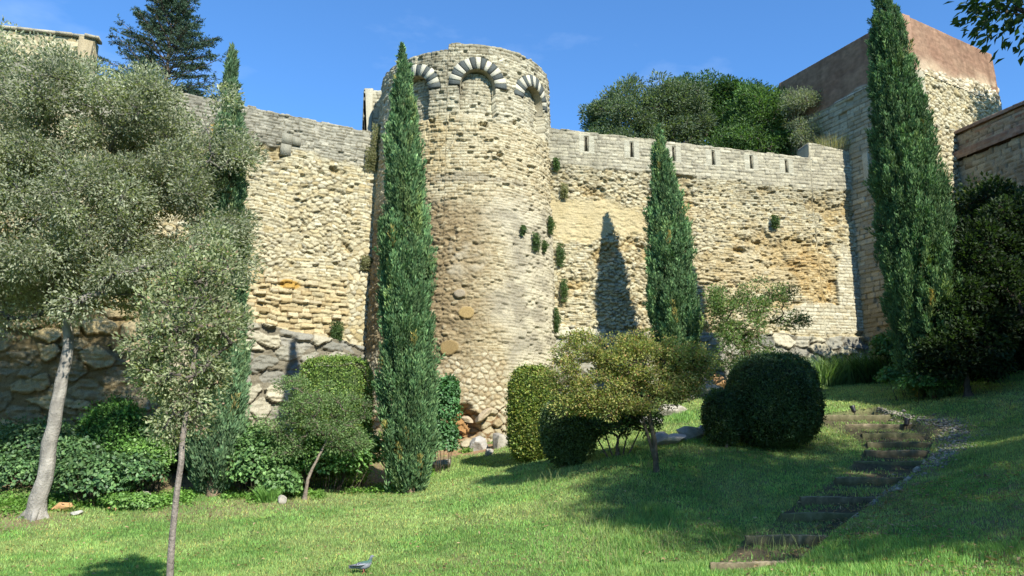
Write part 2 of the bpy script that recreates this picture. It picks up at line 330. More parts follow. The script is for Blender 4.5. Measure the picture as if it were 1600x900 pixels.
def style_left(u, v):
    UV[:] = [u, v]
    # u = 0 at the tower end, growing to the left
    a = stones(rubble(u, v, .27, .115, 41, .95), u, v, .045, .008, CREAM, (.30, .25, .16), 41, .045, .25, .03, .10)
    b = stones(coursed(u, v, .22, .105, 42, .16), u, v, .045, .008, CREAM, (.30, .25, .16), 42, .045, .28, .026, .10)
    m = ss(.42, .55, fbm(u*.4, v*.5, 43)+.25*ss(9.5, 12, v)-.1); h, c = mix2(a, b, m); h, c = erosion(h, c, u, v, 45, .17, .60)
    tp = 12.6+.5*(fbm(u*.7, v*.3, 46)-.5); g = stones(coursed(u, v, .24, .11, 47, .08), u, v, .04, .010, [(.40, .38, .32), (.50, .47, .40), (.33, .31, .26), (.56, .52, .43)], (.20, .18, .13), 47, .025, .15, .025, .04)
    h, c = mix2((h, c), g, ss(-.5, .4, v-tp))
    wt = ss(.5, .7, fbm(u*1.1, v*.25, 48))*ss(10.5, 13, v); c = lerp(c, c*.6, wt*.7)
    wm = 1-ss(-.8, .6, v-8.2+1.2*(fbm(u*.7, v*.7, 49)-.5)); w_ = stones(coursed(u, v, .36, .17, 50, .18), u, v, .055, .012, WARM, (.24, .16, .08), 50, .05, .3, .08)
    h, c = mix2((h, c), w_, wm*.95)
    n = stones(rubble(u, v, .30, .18, 53, .6), u, v, .05, .014, CREAM, (.36, .29, .18), 53, .02, .15, .025); h, c = mix2((h, c), n, (1-ss(1.3, 1.7, u+.5*(fbm(u*2, v*2, 54)-.5)))*(v < 9.5)*ss(3, 4, v))
    op = blob(u, v, 3.6, 7.6, .45, .18, 51, .3); c = lerp(c, (.55, .34, .09), op)
    bl = stones(rubble(u, v, 1.15, .48, 52), u, v, .06, .010, BLUEG+[(.58, .53, .42)]*2, (.26, .23, .18), 52, .09, .22, .1)
    ft = np.interp(u, [0, 3, 6, 9, 20], [5.4, 5.9, 6.4, 7.4, 7.6])+.4*(fbm(u*.8, v*.2, 55)-.5); far_ = ss(6, 9, u)[..., None]
    cb = bl[1]*(1-far_)+bl[1]*np.array([1.15, 1.0, .72])*far_
    h, c = mix2((h, c), (bl[0]+.2, cb), 1-ss(-.06, .06, v-ft))
    return h, c

def sheet(p0, p1, z0, ztop, style, res=.028, batter=0., zref=None, thick=.8, u_off=0., rev=False, ragged=.05, holes=None, corner=False):
    """a masonry face from p0 to p1 with relief, its coping and its back, as arrays"""
    p0 = np.array(p0, float); p1 = np.array(p1, float); Ln = np.linalg.norm(p1-p0); d = (p1-p0)/Ln; n = np.array([d[1], -d[0]])
    nu = int(Ln/res)+1; u = np.linspace(0, Ln, nu); zt = np.array([ztop(x) for x in u]); Hh = zt.max()-z0; nv = int(Hh/res)+1
    s = np.linspace(0, 1, nv); U, S = np.meshgrid(u, s)
    zt_r = zt+ragged*(H(np.floor(u/.3).astype(np.int64), np.zeros(nu, np.int64), 91)-.6)
    Z = z0+S*(zt_r[None]-z0); uu = (Ln-U if rev else U)+u_off; h, c = style(uu, Z)
    if holes: h, c = holes(uu, Z, h, c)
    zr = zref if zref is not None else zt.max(); off = h+batter*(zr-Z)
    rows = [(off, Z, c)]
    oT = off[-1]; zT = Z[-1]; cT = c[-1]
    for k in np.linspace(.1, 1, max(4, int(thick/.08))):
        o2 = oT*(1-k)-thick*k; nz = .03*(fbm(u*4, np.full(nu, k*thick*4), 93)-.5)+.02
        rows.append((o2[None], (zT+nz)[None], (cT*(.75+.4*fbm(u*5, np.full(nu, k*5), 94))[:, None])[None]))
    rows.append((np.full((1, nu), -thick), np.full((1, nu), z0), cT[None]*.8))
    O = np.concatenate([r[0] for r in rows]); ZZ = np.concatenate([r[1] for r in rows]); C = np.concatenate([r[2] for r in rows])
    U2 = np.broadcast_to(u, O.shape)
    if corner: U2 = U2+(2*U2/Ln-1)*batter*(zr-ZZ)
    V = np.stack([p0[0]+d[0]*U2+n[0]*O, p0[1]+d[1]*U2+n[1]*O, ZZ], -1)
    ny, nx = O.shape; Fq = grid_faces(ny, nx)
    e0 = np.arange(ny)*nx; e1 = e0+nx-1
    # side faces (fans from the back bottom edge)
    t0 = np.stack([e0[:-1], e0[1:], np.full(ny-1, e0[-1])], 1)[:-1]; t1 = np.stack([e1[1:], e1[:-1], np.full(ny-1, e1[-1])], 1)[:-1]
    return V.reshape(-1, 3), [Fq, np.concatenate([t0, t1])], C.reshape(-1, 3), (p0, d, n, Ln)

def slit_lining(uc, za, zb, o, d, n, off, hw=.07, dep=.3):
    """jambs, sill, head and a panel painted as inner shade, inside an arrow slit recess"""
    mb = MB(); d3 = np.array([d[0], d[1], 0]); n3 = np.array([n[0], n[1], 0]); c = np.array([o[0], o[1], (za+zb)/2])+d3*uc+n3*(off-.025); hh = (zb-za)/2
    for sd in (-1, 1): mb.add(*box_vf(c+d3*sd*(hw-.012)-n3*dep/2, d3*.012, n3*dep/2, [0, 0, hh]), (.36, .33, .26))
    for sz in (-1, 1): mb.add(*box_vf(c+np.array([0, 0, sz*(hh-.012)])-n3*dep/2, d3*(hw-.024), n3*dep/2, [0, 0, .012]), (.36, .33, .26))
    mb.add(*box_vf(c-n3*(dep-.01), d3*(hw-.026), n3*.01, [0, 0, hh-.026]), (.03, .028, .025))  # near-black panel paints the shade deep in the slit
    return mb.mesh('arrow_slit')
def ashlar_surround(du, z, a, b, h, c, hw, wb, seed):
    fr = (np.abs(du) < hw+wb) & (z > a-.05) & (z < b+.05); k = np.floor((z-a)/(b-a)*3); f = (z-a)/(b-a)*3-k; jd = np.minimum(np.minimum(f, 1-f)*(b-a)/3, hw+wb-np.abs(du))
    rr_ = H(k.astype(np.int64), (du > 0).astype(np.int64), seed); h = np.where(fr, .012*rr_-.018*(1-ss(0, .018, jd)), h); col = np.array([.60, .565, .46])*(.85+.25*rr_)[..., None]*(.88+.12*ss(0, .02, jd))[..., None]*(.85+.3*fbm(du*14, z*14, seed))[..., None]
    c = np.where(fr[..., None], col, c); m = (np.abs(du) < hw) & (z > a) & (z < b); return np.where(m, -.5, h), c
ROUND_C = np.array([-1.87, 30.2]); TOP_Z = 16.45
# --- right curtain wall
RW0, RW1 = np.array([1.3, 29.24]), np.array([14.25, 31.72]); LRW = np.linalg.norm(RW1-RW0)
def rw_u(px, py):                                   # wall coordinates of a pixel
    a = P(px, py, 1.); k = a[:2]; d = (RW1-RW0)/LRW
    t = (RW0[0]*k[1]-RW0[1]*k[0])/(k[0]*d[1]-k[1]*d[0]) if True else 0
    pt = RW0+d*t; return t, 1.6+(a[2]-1.6)*pt[1]
def rtop(u):
    return np.interp(u, [0, 11.15, 11.2, LRW], [14.2, 13.78, 14.45, 14.15])
SLITS = [(916, 213, 237), (987, 222, 246), (1052, 229, 252), (1114, 236, 258), (1173, 243, 264), (1228, 250, 270)]
SL = []
for px, ya, yb in SLITS:
    ua, za = rw_u(px, ya); ub, zb = rw_u(px, yb); SL.append((ua, zb, za))
def rholes(u, z, h, c):
    for us, a, b in SL:
        h, c = ashlar_surround(u-us, z, a, b, h, c, .07, .24, 801)
    return h, c
V, Fs, C, info = sheet(RW0, RW1, 1.5, rtop, style_right, .027, .02, 14.2, .9, holes=rholes)
rwall = thing('stone_wall', 'long sunlit rubble curtain wall with six arrow slits between round and square towers', 'stone wall', (RW0[0], RW0[1], 1.5))
obj('masonry', mesh_np('masonry', V, Fs, C), M_STONE, rwall)
p0, dd, nn, _ = info
for i, (us, a, b) in enumerate(SL):
    obj('arrow_slit', slit_lining(us, a, b, p0, dd, nn, .02*(14.2-(a+b)/2)), M_STONE, rwall)

# --- left curtain wall (runs to the left, nearer to the camera)
LW0, LW1 = np.array([-17.5, 22.1]), np.array([-4.7, 29.5]); LLW = np.linalg.norm(LW1-LW0)
V, Fs, C, info = sheet(LW0, LW1, .5, lambda u: 13.95, style_left, .03, .015, 13.95, .9, rev=True, ragged=.07)
lwall = thing('stone_wall', 'tall rubble curtain wall left of the round tower, grey boulder footing', 'stone wall', (LW0[0], LW0[1], .5))
obj('masonry', mesh_np('masonry', V, Fs, C), M_STONE, lwall)
nv_ = np.array([dd[1], -dd[0]])
# walled-up opening of grey blocks near the top of the left wall
dL = (LW1-LW0)/LLW; nL = np.array([dL[1], -dL[0]]); mb = MB()
for i, (du, dz, wd, hh) in enumerate([(0, .1, .36, .42), (.02, .53, .38, .40), (.37, .5, .30, .3)]):
    uc = LLW-4.05+du; ct = LW0+dL*uc; mb.add(*box_vf([ct[0]+nL[0]*-.075, ct[1]+nL[1]*-.075, 12.45+dz], np.array([dL[0], dL[1], 0])*wd*.5, np.array([nL[0], nL[1], 0])*.14, [0, 0, hh*.5]), (.36, .34, .28))
obj('blocked_window', mb.mesh('blocked_window'), M_STONE, lwall)

# --- round tower
def R_t(z): return 3.34+.031*(TOP_Z-z)
def style_round(u, v):
    UV[:] = [u, v]
    th = u/3.5                                               # angle in rad, 0 = front
    top = stones(coursed(u, v, .21, .115, 61, .07), u, v, .04, .010, [(.56, .51, .39), (.64, .59, .46), (.46, .41, .30), (.70, .65, .52)], (.34, .29, .20), 61, .03, .25, .03, .07)
    mid = stones(coursed(u, v, .20, .10, 62, .09), u, v, .04, .010, [(.58, .50, .35), (.66, .59, .43), (.50, .41, .26)], (.40, .32, .20), 62, .035, .25, .03, .09)
    h, c = mix2(mid, top, ss(-.3, .3, v-13.6+.6*(fbm(u, v, 63)-.5)))
    rb = stones(rubble(u, v, .28, .10, 64), u, v, .045, .014, BROWN, (.30, .22, .13), 64, .04, .15, .03, .08); lay = fbm(u*1.1, v*7, 65, 4)
    rb = (rb[0]+(lay-.55)*.10, rb[1]*(.65+.7*lay)[..., None])
    bm_ = (1-ss(-.5, .6, v-10.6+1.4*(fbm(u*.7, v*.7, 66)-.5)))*(1-ss(-.35, .6, th-.15+.5*(fbm(u*.6, v*.6, 67)-.5)))
    h, c = mix2((h, c), (rb[0], lerp(rb[1], c, .06)), bm_*.95, True)
    # pale lime render on the right flank
    re = fbm(u*2.2, v*2.6, 68, 5); rend = (.10*(re-.5)+.55*h, lerp((.34, .31, .26), (.66, .60, .48), ss(.25, .7, re))); rm = ss(-.1, .3, th-.3+.6*(fbm(u*.7, v*.6, 69)-.5))*(1-ss(-.8, .8, v-10.8+1.2*(fbm(u*.7, v*.7, 70)-.5)))
    h, c = mix2((h, c), rend, rm*.75, True)
    sm = blob(u, v, .45, 8.3, .9, .9, 71, .5)*(1-ss(11, 12, v)); h, c = mix2((h, c), (.02*(re-.5), lerp((.44, .37, .26), (.60, .53, .42), re)), sm*.4)
    # light stones in brown mortar around the foot
    lo = stones(rubble(u, v, .23, .15, 72, .6), u, v, .035, .026, [(.56, .49, .35), (.66, .59, .45), (.48, .38, .24), (.62, .55, .41)], (.30, .22, .13), 72, .02, .12, .02)
    h, c = mix2((h, c), lo, (1-ss(-.6, .6, v-5.2+1.6*(fbm(u*.8, v*.8, 73)-.5)))*(1-.75*ss(.25, .6, th)))
    bt = stones(rubble(u, v, .36, .22, 74), u, v, .08, .02, [(.46, .38, .25), (.58, .51, .38), (.42, .32, .19)], (.24, .14, .07), 74, .05, .25, .09); h, c = mix2((h, c), bt, 1-ss(-.2, .2, v-3.15+.8*(fbm(u, v, 75)-.5)))
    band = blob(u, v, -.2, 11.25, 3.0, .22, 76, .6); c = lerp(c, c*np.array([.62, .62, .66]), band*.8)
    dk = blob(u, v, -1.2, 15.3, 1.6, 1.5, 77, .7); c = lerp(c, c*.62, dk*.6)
    br = blob(u, v, -1.4, 12.3, 1.2, 1.6, 78, .7); c = lerp(c, c*np.array([.95, .82, .6]), br*.5)
    for cu, cv, r_, k in [(.35, 6.4, .26, (.50, .36, .17)), (-.25, 5.2, .3, (.38, .27, .13)), (.1, 7.05, .2, (.42, .35, .27))]:
        m = blob(u, v, cu, cv, r_*1.1, r_*.9, 79, .25); h, c = mix2((h, c), (.06+.02*(re-.5), np.broadcast_to(np.array(k), c.shape)*(.8+.4*re)[..., None]), m)
    # collapsed hole at the foot
    hole = blob(u, v, .15, 2.75, .62, .62, 81, .4); h = h-.45*hole; c = lerp(c, np.array([.46, .26, .12])*(.7+.6*re)[..., None], hole)
    # rubble gets greyer on the very top courses
    c = lerp(c, c*.72, ss(15.9, 16.4, v)*.8); st = ss(.55, .75, fbm(u*2, v*.15, 82))*ss(12, 15, v); c = c*(1-.3*st)[..., None]
    for cu, cv in [(-1.05, 13.45), (.9, 13.3), (-2.2, 13.2), (2.2, 13.6), (-1.2, 11.9), (1.5, 12.2)]:     # putlog holes
        m = (np.abs(u-cu) < .13) & (np.abs(v-cv) < .09); h = np.where(m, h-.25, h)
    return h, c
ARCH = [(R(-31), 14.72), (R(11), 14.80), (R(54), 14.72)]; RI, RO = .66, 1.10
def arch_recess(U, Z, h, c):
    for th, zs in ARCH:
        a = U-th*3.4; b = Z-zs; r_ = np.hypot(a, b)
        ins = ((b > 0) & (r_ < RI+.03)) | ((b <= 0) & (np.abs(a) < RI-.02+.03))
        low = zs-1.55
        dep = .32*ss(low+.25, low+.6, Z); m = ins & (Z > low)
        h = np.where(m, h-dep, h)
        ring = (b > -.02) & (r_ >= RI) & (r_ < RO); h = np.where(ring, np.minimum(h, 0)-.05, h)
    return h, c
tf = np.linspace(R(-112), R(112), int(R(224)*3.5/.028)); tb = np.linspace(R(112), R(248), 40)[1:-1]; TH = np.concatenate([tf, tb])
z0 = 1.0; nv = int((TOP_Z-z0)/.028); S = np.linspace(0, 1, nv)
def tower_top(t):
    t = (t+math.pi) % (2*math.pi)-math.pi
    return np.where(t < R(-8), TOP_Z-.24, TOP_Z)+.03*(H(np.floor(t*3.4/.3).astype(np.int64), np.zeros(len(t), np.int64), 5)-.5)
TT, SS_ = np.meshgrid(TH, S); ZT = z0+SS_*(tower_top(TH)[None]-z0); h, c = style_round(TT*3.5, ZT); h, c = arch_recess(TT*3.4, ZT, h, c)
RR = R_t(ZT)+h; rows = [(RR, ZT, c)]
cope = c[-1]*.9
for k in (.08, .2, .32, .44, .56): rows.append((np.full((1, len(TH)), R_t(TOP_Z)-k)+.02*RR[-1:]*0, (ZT[-1]+.03*(fbm(TH*12, TH*0+k*6, 7)-.3))[None], cope[None]))
for zz, rr in [(14.9, R_t(TOP_Z)-.58), (14.88, .02)]: rows.append((np.full((1, len(TH)), rr), np.full((1, len(TH)), zz), cope[None]*.8))
O = np.concatenate([r[0] for r in rows]); ZZ = np.concatenate([r[1] for r in rows]); C = np.concatenate([r[2] for r in rows]); T2 = np.broadcast_to(TH, O.shape)
V = np.stack([ROUND_C[0]+np.sin(T2)*O, ROUND_C[1]-np.cos(T2)*O, ZZ], -1).reshape(-1, 3); ny, nx = O.shape
Fq = grid_faces(ny, nx); i = np.arange(ny-1)*nx; Fq = np.concatenate([Fq, np.stack([i+nx-1, i, i+nx, i+2*nx-1], 1)])
rt = thing('round_tower', 'round stone tower with striped grey and white blind arches under its rim', 'tower', (ROUND_C[0], ROUND_C[1], 1.0))
obj('masonry', mesh_np('masonry', V, Fq, C.reshape(-1, 3)), M_STONE, rt)
def on_tower(a, b, th, zs, off):
    """a,b = tangential / vertical offsets (m) from an arch centre"""
    t = th+a/3.4; z = zs+b; r_ = R_t(z)+off; return np.stack([ROUND_C[0]+np.sin(t)*r_, ROUND_C[1]-np.cos(t)*r_, z+0*t], -1)
for ai, (th, zs) in enumerate(ARCH):
    # lining of the arch (soffit and jambs)
    ph = np.linspace(0, math.pi, 25); a = RI*np.cos(ph); b = RI*np.sin(ph)
    a = np.concatenate([[RI]*2, a, [-RI]*2]); b = np.concatenate([[-.25, -.1], b, [-.1, -.25]])
    m_ = len(a); Vl = np.concatenate([on_tower(a, b, th, zs, -.03), on_tower(a*.985, b, th, zs, -.34)])
    k = np.arange(m_-1); Fl = np.stack([k, k+1, k+1+m_, k+m_], 1); cc = lerp((.42, .37, .27), (.52, .46, .35), rng.random(len(Vl)))
    ar = obj('blind_arch', mesh_np('blind_arch', Vl, Fl, cc), M_STONE, rt)
    nv_s = 15
    for k in range(nv_s):
        f0 = math.pi*(k+.03+rng.uniform(-.0, .05))/nv_s; f1_ = math.pi*(k+.97-rng.uniform(0, .05))/nv_s; ff = np.linspace(f0, f1_, 4); Vv = []
        ro = RO+rng.uniform(-.03, .03)
        for off in (.012+rng.uniform(0, .012), -.2):
            for r_ in (RI, (RI+ro)/2, ro): Vv.append(on_tower(r_*np.cos(ff), r_*np.sin(ff), th, zs, off))
        Vv = np.concatenate(Vv); Fv = []
        for l in (0, 12):
            for r_ in (0, 4):
                for q in range(3): a_ = l+r_+q; Fv.append([a_, a_+1, a_+5, a_+4] if l == 0 else [a_+4, a_+5, a_+1, a_])
        for q in range(3): Fv += [[q, q+12, q+13, q+1], [8+q, 9+q, 21+q, 20+q]]
        for q in (0, 4): Fv += [[q, q+4, q+16, q+12], [q+3, q+15, q+19, q+7]]
        base = (.13, .145, .145) if k % 2 == 0 else (.74, .70, .59); cc = np.array(base)*rng.uniform(.82, 1.1)
        vo = obj('voussoir', mesh_np('voussoir', Vv, np.array(Fv), np.broadcast_to(cc, (len(Vv), 3))), M_STONE, ar)
        vo['label'] = 'dark grey voussoir' if k % 2 == 0 else 'white stone voussoir'

# --- merlon stump left of the tower
def style_small(seed, pal=GREY, mort=(.30, .27, .2), cw=.3, ch=.16, dep=.04):
    def f(u, v): return stones(coursed(u, v, cw, ch, seed), u, v, dep, .012, pal, mort, seed, .015, .12, .015, .03)
    return f
def block(name, label, cat, quad, z0, z1, style, res, thick, mat=M_STONE, batter=0., ragged=.03, parent=None, lookup=None):
    """four masonry faces round a quad (counter-clockwise from the front left corner)"""
    q = [np.array(p, float) for p in quad]; mb_V = []; mb_F = {3: [], 4: []}; mb_C = []; n = 0
    for i in range(4):
        V, Fs, C, _ = sheet(q[i], q[(i+1) % 4], z0, (lambda u: z1), style, res if i in (0, 3, 1) else .3, batter, z1, thick, u_off=7.3*i, ragged=ragged)
        mb_V.append(V); mb_C.append(C)
        for f in Fs: mb_F[f.shape[1]].append(f+n)
        n += len(V)
    return mesh_np(name, np.concatenate(mb_V), [np.concatenate(mb_F[4]), np.concatenate(mb_F[3])], np.concatenate(mb_C))
mp_ = block('stone_pillar', '', '', [(-5.98, 30.15), (-5.05, 30.4), (-5.05, 31.2), (-5.98, 31.0)], 12.0, 16.25, style_small(101, [(.5, .47, .38), (.62, .58, .47), (.44, .4, .32)]), .035, .35)
tag(obj('stone_pillar', mp_, M_STONE), 'narrow stump of broken parapet standing on the wall beside the round tower', 'wall stump')

# --- square tower
K0 = np.array([15.5, 29.0]); KL = np.array([12.6, 35.1]); KR = np.array([21.0, 32.3]); KB = KL+(KR-K0)
def style_sq(u, v):
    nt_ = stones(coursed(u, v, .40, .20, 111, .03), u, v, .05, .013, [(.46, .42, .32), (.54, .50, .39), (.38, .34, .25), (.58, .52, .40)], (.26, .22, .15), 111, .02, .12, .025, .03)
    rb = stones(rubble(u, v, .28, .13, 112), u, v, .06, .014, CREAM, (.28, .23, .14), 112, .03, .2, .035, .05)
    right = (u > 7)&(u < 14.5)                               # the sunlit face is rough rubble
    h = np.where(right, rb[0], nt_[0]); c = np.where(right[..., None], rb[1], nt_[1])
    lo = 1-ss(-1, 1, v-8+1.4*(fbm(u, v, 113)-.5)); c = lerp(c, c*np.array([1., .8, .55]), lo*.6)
    return h, c
def face_lookup(): pass
sq = thing('square_tower', 'square stone tower with a rust red plastered top storey behind tall cypress', 'tower', (K0[0], K0[1], 2.0))
SLS = []
def sq_hole(u, z, h, c):
    us, a, b = 2.05, 12.4, 13.9
    # u measured from KL towards K0
    return ashlar_surround(u-(6.75-us), z, a+.1, b-.1, h, c, .08, .3, 802)
parts_V, pF3, pF4, pC, n = [], [], [], [], 0
for (a, b, ref, uo, hf) in [(KL, K0, .03, 0., sq_hole), (K0, KR, .03, 7.3, None), (KR, KB, .3, 15., None), (KB, KL, .3, 22., None)]:
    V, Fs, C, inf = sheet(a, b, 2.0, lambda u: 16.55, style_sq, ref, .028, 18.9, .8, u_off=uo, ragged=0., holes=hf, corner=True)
    if hf: sq_inf = inf
    parts_V.append(V); pC.append(C); pF4.append(Fs[0]+n); pF3.append(Fs[1]+n); n += len(V)
obj('masonry', mesh_np('masonry', np.concatenate(parts_V), [np.concatenate(pF4), np.concatenate(pF3)], np.concatenate(pC)), M_STONE, sq)
o_, d_, n2_, _ = sq_inf
obj('arrow_slit', slit_lining(6.75-2.05, 12.5, 13.8, o_, d_, n2_, .028*(18.9-13.1), hw=.08), M_STONE, sq)
def style_plaster(u, v):
    f = fbm(u*1.2, v*2.2, 121, 5); f2 = fbm(u*5, v*7, 122, 4); c = lerp((.25, .14, .09), (.34, .225, .145), f); c = c*(.8+.4*f2)[..., None]
    h = .02*(f2-.5)+.03*(f-.5); cr = coursed(u, v, .28, .075, 125, .01); h = h-.012*(1-ss(0, .02, cr['d'])); c = c*(.9+.2*cr['r'])[..., None]
    right = (u > 7)&(u < 14.5)
    pale = np.where(right, 1-ss(-.4, .3, v-17.15-.06*(u-7.3)+.9*(fbm(u*.8, v*.8, 123)-.5)), 0); c = lerp(c, lerp((.50, .36, .22), (.56, .46, .32), f), pale*.85)
    st = np.where(right, 1-ss(-.1, .1, v-16.75-.09*(u-7.3)+.7*(fbm(u*1.2, v*1.2, 124)-.5)), 1-ss(-.05, .1, v-16.55-.5*(fbm(u*.9, v*.9, 126)-.4)))
    sh, scol = style_sq(u, v); h = h*(1-st)+(sh+.03)*st; c = lerp(c, scol, st)
    c = c*(1-.25*ss(.55, .8, fbm(u*2.5, v*.2, 127)))[..., None]
    return h, c
parts_V, pF3, pF4, pC, n = [], [], [], [], 0
for (a, b, ref, uo) in [(KL, K0, .035, 0.), (K0, KR, .035, 7.3), (KR, KB, .3, 15.), (KB, KL, .3, 22.)]:
    V, Fs, C, _ = sheet(a, b, 16.55, lambda u: 18.92, style_plaster, ref, .028, 18.9, .45, u_off=uo, ragged=.0, corner=True)
    parts_V.append(V); pC.append(C); pF4.append(Fs[0]+n); pF3.append(Fs[1]+n); n += len(V)
obj('plastered_storey', mesh_np('plastered_storey', np.concatenate(parts_V), [np.concatenate(pF4), np.concatenate(pF3)], np.concatenate(pC)), M_PLASTER, sq)
# floor of the tower top, keeps it closed
cen = (K0+KB)/2; quad = np.array([[*(cen+(q-cen)*.9), 17.6] for q in (K0, KR, KB, KL)]); mbx = MB(); mbx.add(np.concatenate([quad, quad-[0, 0, .3]]), [[0, 1, 2, 3], [7, 6, 5, 4], [0, 4, 5, 1], [1, 5, 6, 2], [2, 6, 7, 3], [3, 7, 4, 0]], (.3, .28, .24))
obj('roof', mbx.mesh('roof'), M_STONE, sq)

# --- terrace wall right of the square tower
TW0, TW1 = np.array([17.55, 30.5]), np.array([20.3, 22.9])
sty = style_small(131, [(.40, .36, .27), (.48, .44, .34), (.34, .28, .2)], (.24, .2, .14), .4, .19, .05)
tw = thing('terrace_wall', 'shaded stone terrace wall with rust red coping band at the right edge', 'wall', (TW0[0], TW0[1], 3.))
V, Fs, C, inf = sheet(TW0, TW1, 3., lambda u: 13.15, sty, .045, .03, 13.15, .7); obj('masonry', mesh_np('masonry', V, Fs, C), M_STONE, tw)
def brickred(u, v):
    a = stones(coursed(u, v, .28, .08, 141, .01), u, v, .02, .008, [(.26, .17, .12), (.32, .23, .17), (.22, .14, .10)], (.3, .24, .18), 141, .01, .1, .01); return a
tdir = (TW1-TW0)/np.linalg.norm(TW1-TW0); tn = np.array([tdir[1], -tdir[0]])
V, Fs, C, _ = sheet(TW0+tn*.16, TW1+tn*.16, 13.18, lambda u: 13.5, brickred, .05, 0, 13.5, .9, ragged=0); obj('coping', mesh_np('coping', V, Fs, C), M_PLASTER, tw)
V, Fs, C, _ = sheet(TW0-tn*.1, TW1-tn*.1, 13.45, lambda u: 14.25, style_small(142, [(.42, .34, .25), (.48, .42, .33), (.34, .2, .14)], (.2, .16, .12), .3, .13, .05), .05, 0, 14.25, .4, ragged=0); obj('parapet', mesh_np('parapet', V, Fs, C), M_STONE, tw)
V, Fs, C, _ = sheet(TW0+tn*.0, TW1+tn*.0, 14.28, lambda u: 14.42, brickred, .05, 0, 14.4, .6, ragged=0); obj('parapet_cap', mesh_np('parapet_cap', V, Fs, C), M_PLASTER, tw)

# --- stone building over the left wall
bq = [(-21.5, 24.35), (-14.75, 26.0), (-18.6, 31.6), (-25, 30.2)]
bd = thing('stone_building', 'upper corner of a pale stone building rising above the trees, far left', 'building', (-14.75, 26., 12))
def style_bld(u, v):
    a = stones(rubble(u, v, .40, .22, 151, .7), u, v, .04, .016, CREAM, (.48, .40, .27), 151, .02, .12, .02); br = blob(u, v, 6.0, 14.9, .5, .25, 152, .4); return a[0], lerp(a[1], (.42, .2, .12), br*.7)
obj('wall', block('wall', '', '', bq, 11.5, 16.1, style_bld, .04, .5), M_STONE, bd)
mb = MB(); rr = np.random.default_rng(3)
for i in range(4):
    a = np.array(bq[i]); b = np.array(bq[(i+1) % 4]); Ln = np.linalg.norm(b-a); d = (b-a)/Ln; n = np.array([d[1], -d[0]]); x = -.12
    while x < Ln+.1:
        wd = min(rr.uniform(.35, .8), Ln+.12-x+.02); ct = a+d*(x+wd/2)-n*.12; mb.add(*box_vf([ct[0], ct[1], 16.17+rr.uniform(-.015, .015)], np.array([d[0], d[1], .01])*wd/2*.97, np.array([n[0], n[1], 0])*(.22+rr.uniform(-.02, .03)), [0, 0, .045]), np.array((.55, .5, .4))*rr.uniform(.8, 1.1)); x += wd
obj('eaves', mb.mesh('eaves'), M_STONE, bd)
c_ = np.array([np.mean([q[0] for q in bq]), np.mean([q[1] for q in bq])]); Vr = [[*(c_+(np.array(q)-c_)*1.0), 16.26] for q in bq]+[[c_[0], c_[1], 17.0]]
mb = MB(); mb.add(Vr, [[0, 1, 4], [1, 2, 4], [2, 3, 4], [3, 0, 4]], (.45, .3, .2)); obj('roof', mb.mesh('roof'), M_PLASTER, bd)

# --- terrace of earth the walls hold back
tp = [(-40, 10), (-18.2, 22.9), (-5, 30.4), (-1.9, 30.4), (1.3, 30.2), (13.9, 32.6), (17, 34), (18.4, 30.4), (21.3, 23), (60, 10), (90, 160), (-90, 160)]
n = len(tp); Vt = [[x, y, 12.2] for x, y in tp]+[[x, y, -1] for x, y in tp]
me = bpy.data.meshes.new('upper_terrace'); me.from_pydata(Vt, [], [list(range(n))]+[[i, i+n, (i+1) % n+n, (i+1) % n] for i in range(n)])
ca = me.color_attributes.new('Col', 'FLOAT_COLOR', 'POINT'); ca.data.foreach_set('color', np.tile([.12, .13, .05, 1], 2*n).astype(np.float32))
tag(obj('upper_terrace', me, M_SOIL), kind='structure')
#PLANTS#
# ------------------------------------------------------------------ foliage helpers
def unit(v): return v/np.maximum(np.linalg.norm(v, axis=-1, keepdims=True), 1e-9)
def rsph(n, r): return unit(r.normal(size=(n, 3)))
def leaf_quads(Pp, Dd, Nn, Ls, Ws, Cc, fold=.25):
    """one pointed leaf (two folded triangles) per row"""
    S = unit(np.cross(Dd, Nn)); N2 = np.cross(S, Dd); Ls = np.asarray(Ls)[:, None]; Ws = np.asarray(Ws)[:, None]
    mid = Pp+Dd*Ls*.45
    V = np.stack([Pp, mid+S*Ws*.5+N2*Ws*fold, Pp+Dd*Ls, mid-S*Ws*.5+N2*Ws*fold], 1).reshape(-1, 3)
    i = np.arange(len(Pp))*4; Fq = np.concatenate([np.stack([i, i+1, i+2], 1), np.stack([i, i+2, i+3], 1)])
    return V, Fq, np.repeat(Cc, 4, axis=0)
def leafcol(n, r, cols, wts=None):
    cols = np.array(cols, float); k = r.choice(len(cols), n, p=wts); return cols[k]*r.uniform(.75, 1.25, (n, 1))
def in_ells(ells, n, r, shell=.5):
    """points in a union of ellipsoids (centre, radii), biased outward"""
    vol = np.array([np.prod(e[1]) for e in ells])**.8; k = r.choice(len(ells), n, p=vol/vol.sum())
    c = np.array([e[0] for e in ells], float)[k]; rad = np.array([e[1] for e in ells], float)[k]
    d = rsph(n, r); t = r.random(n)**(1/3.)*(1-shell)+shell*r.uniform(.72, 1., n)
    return c+d*rad*t[:, None]
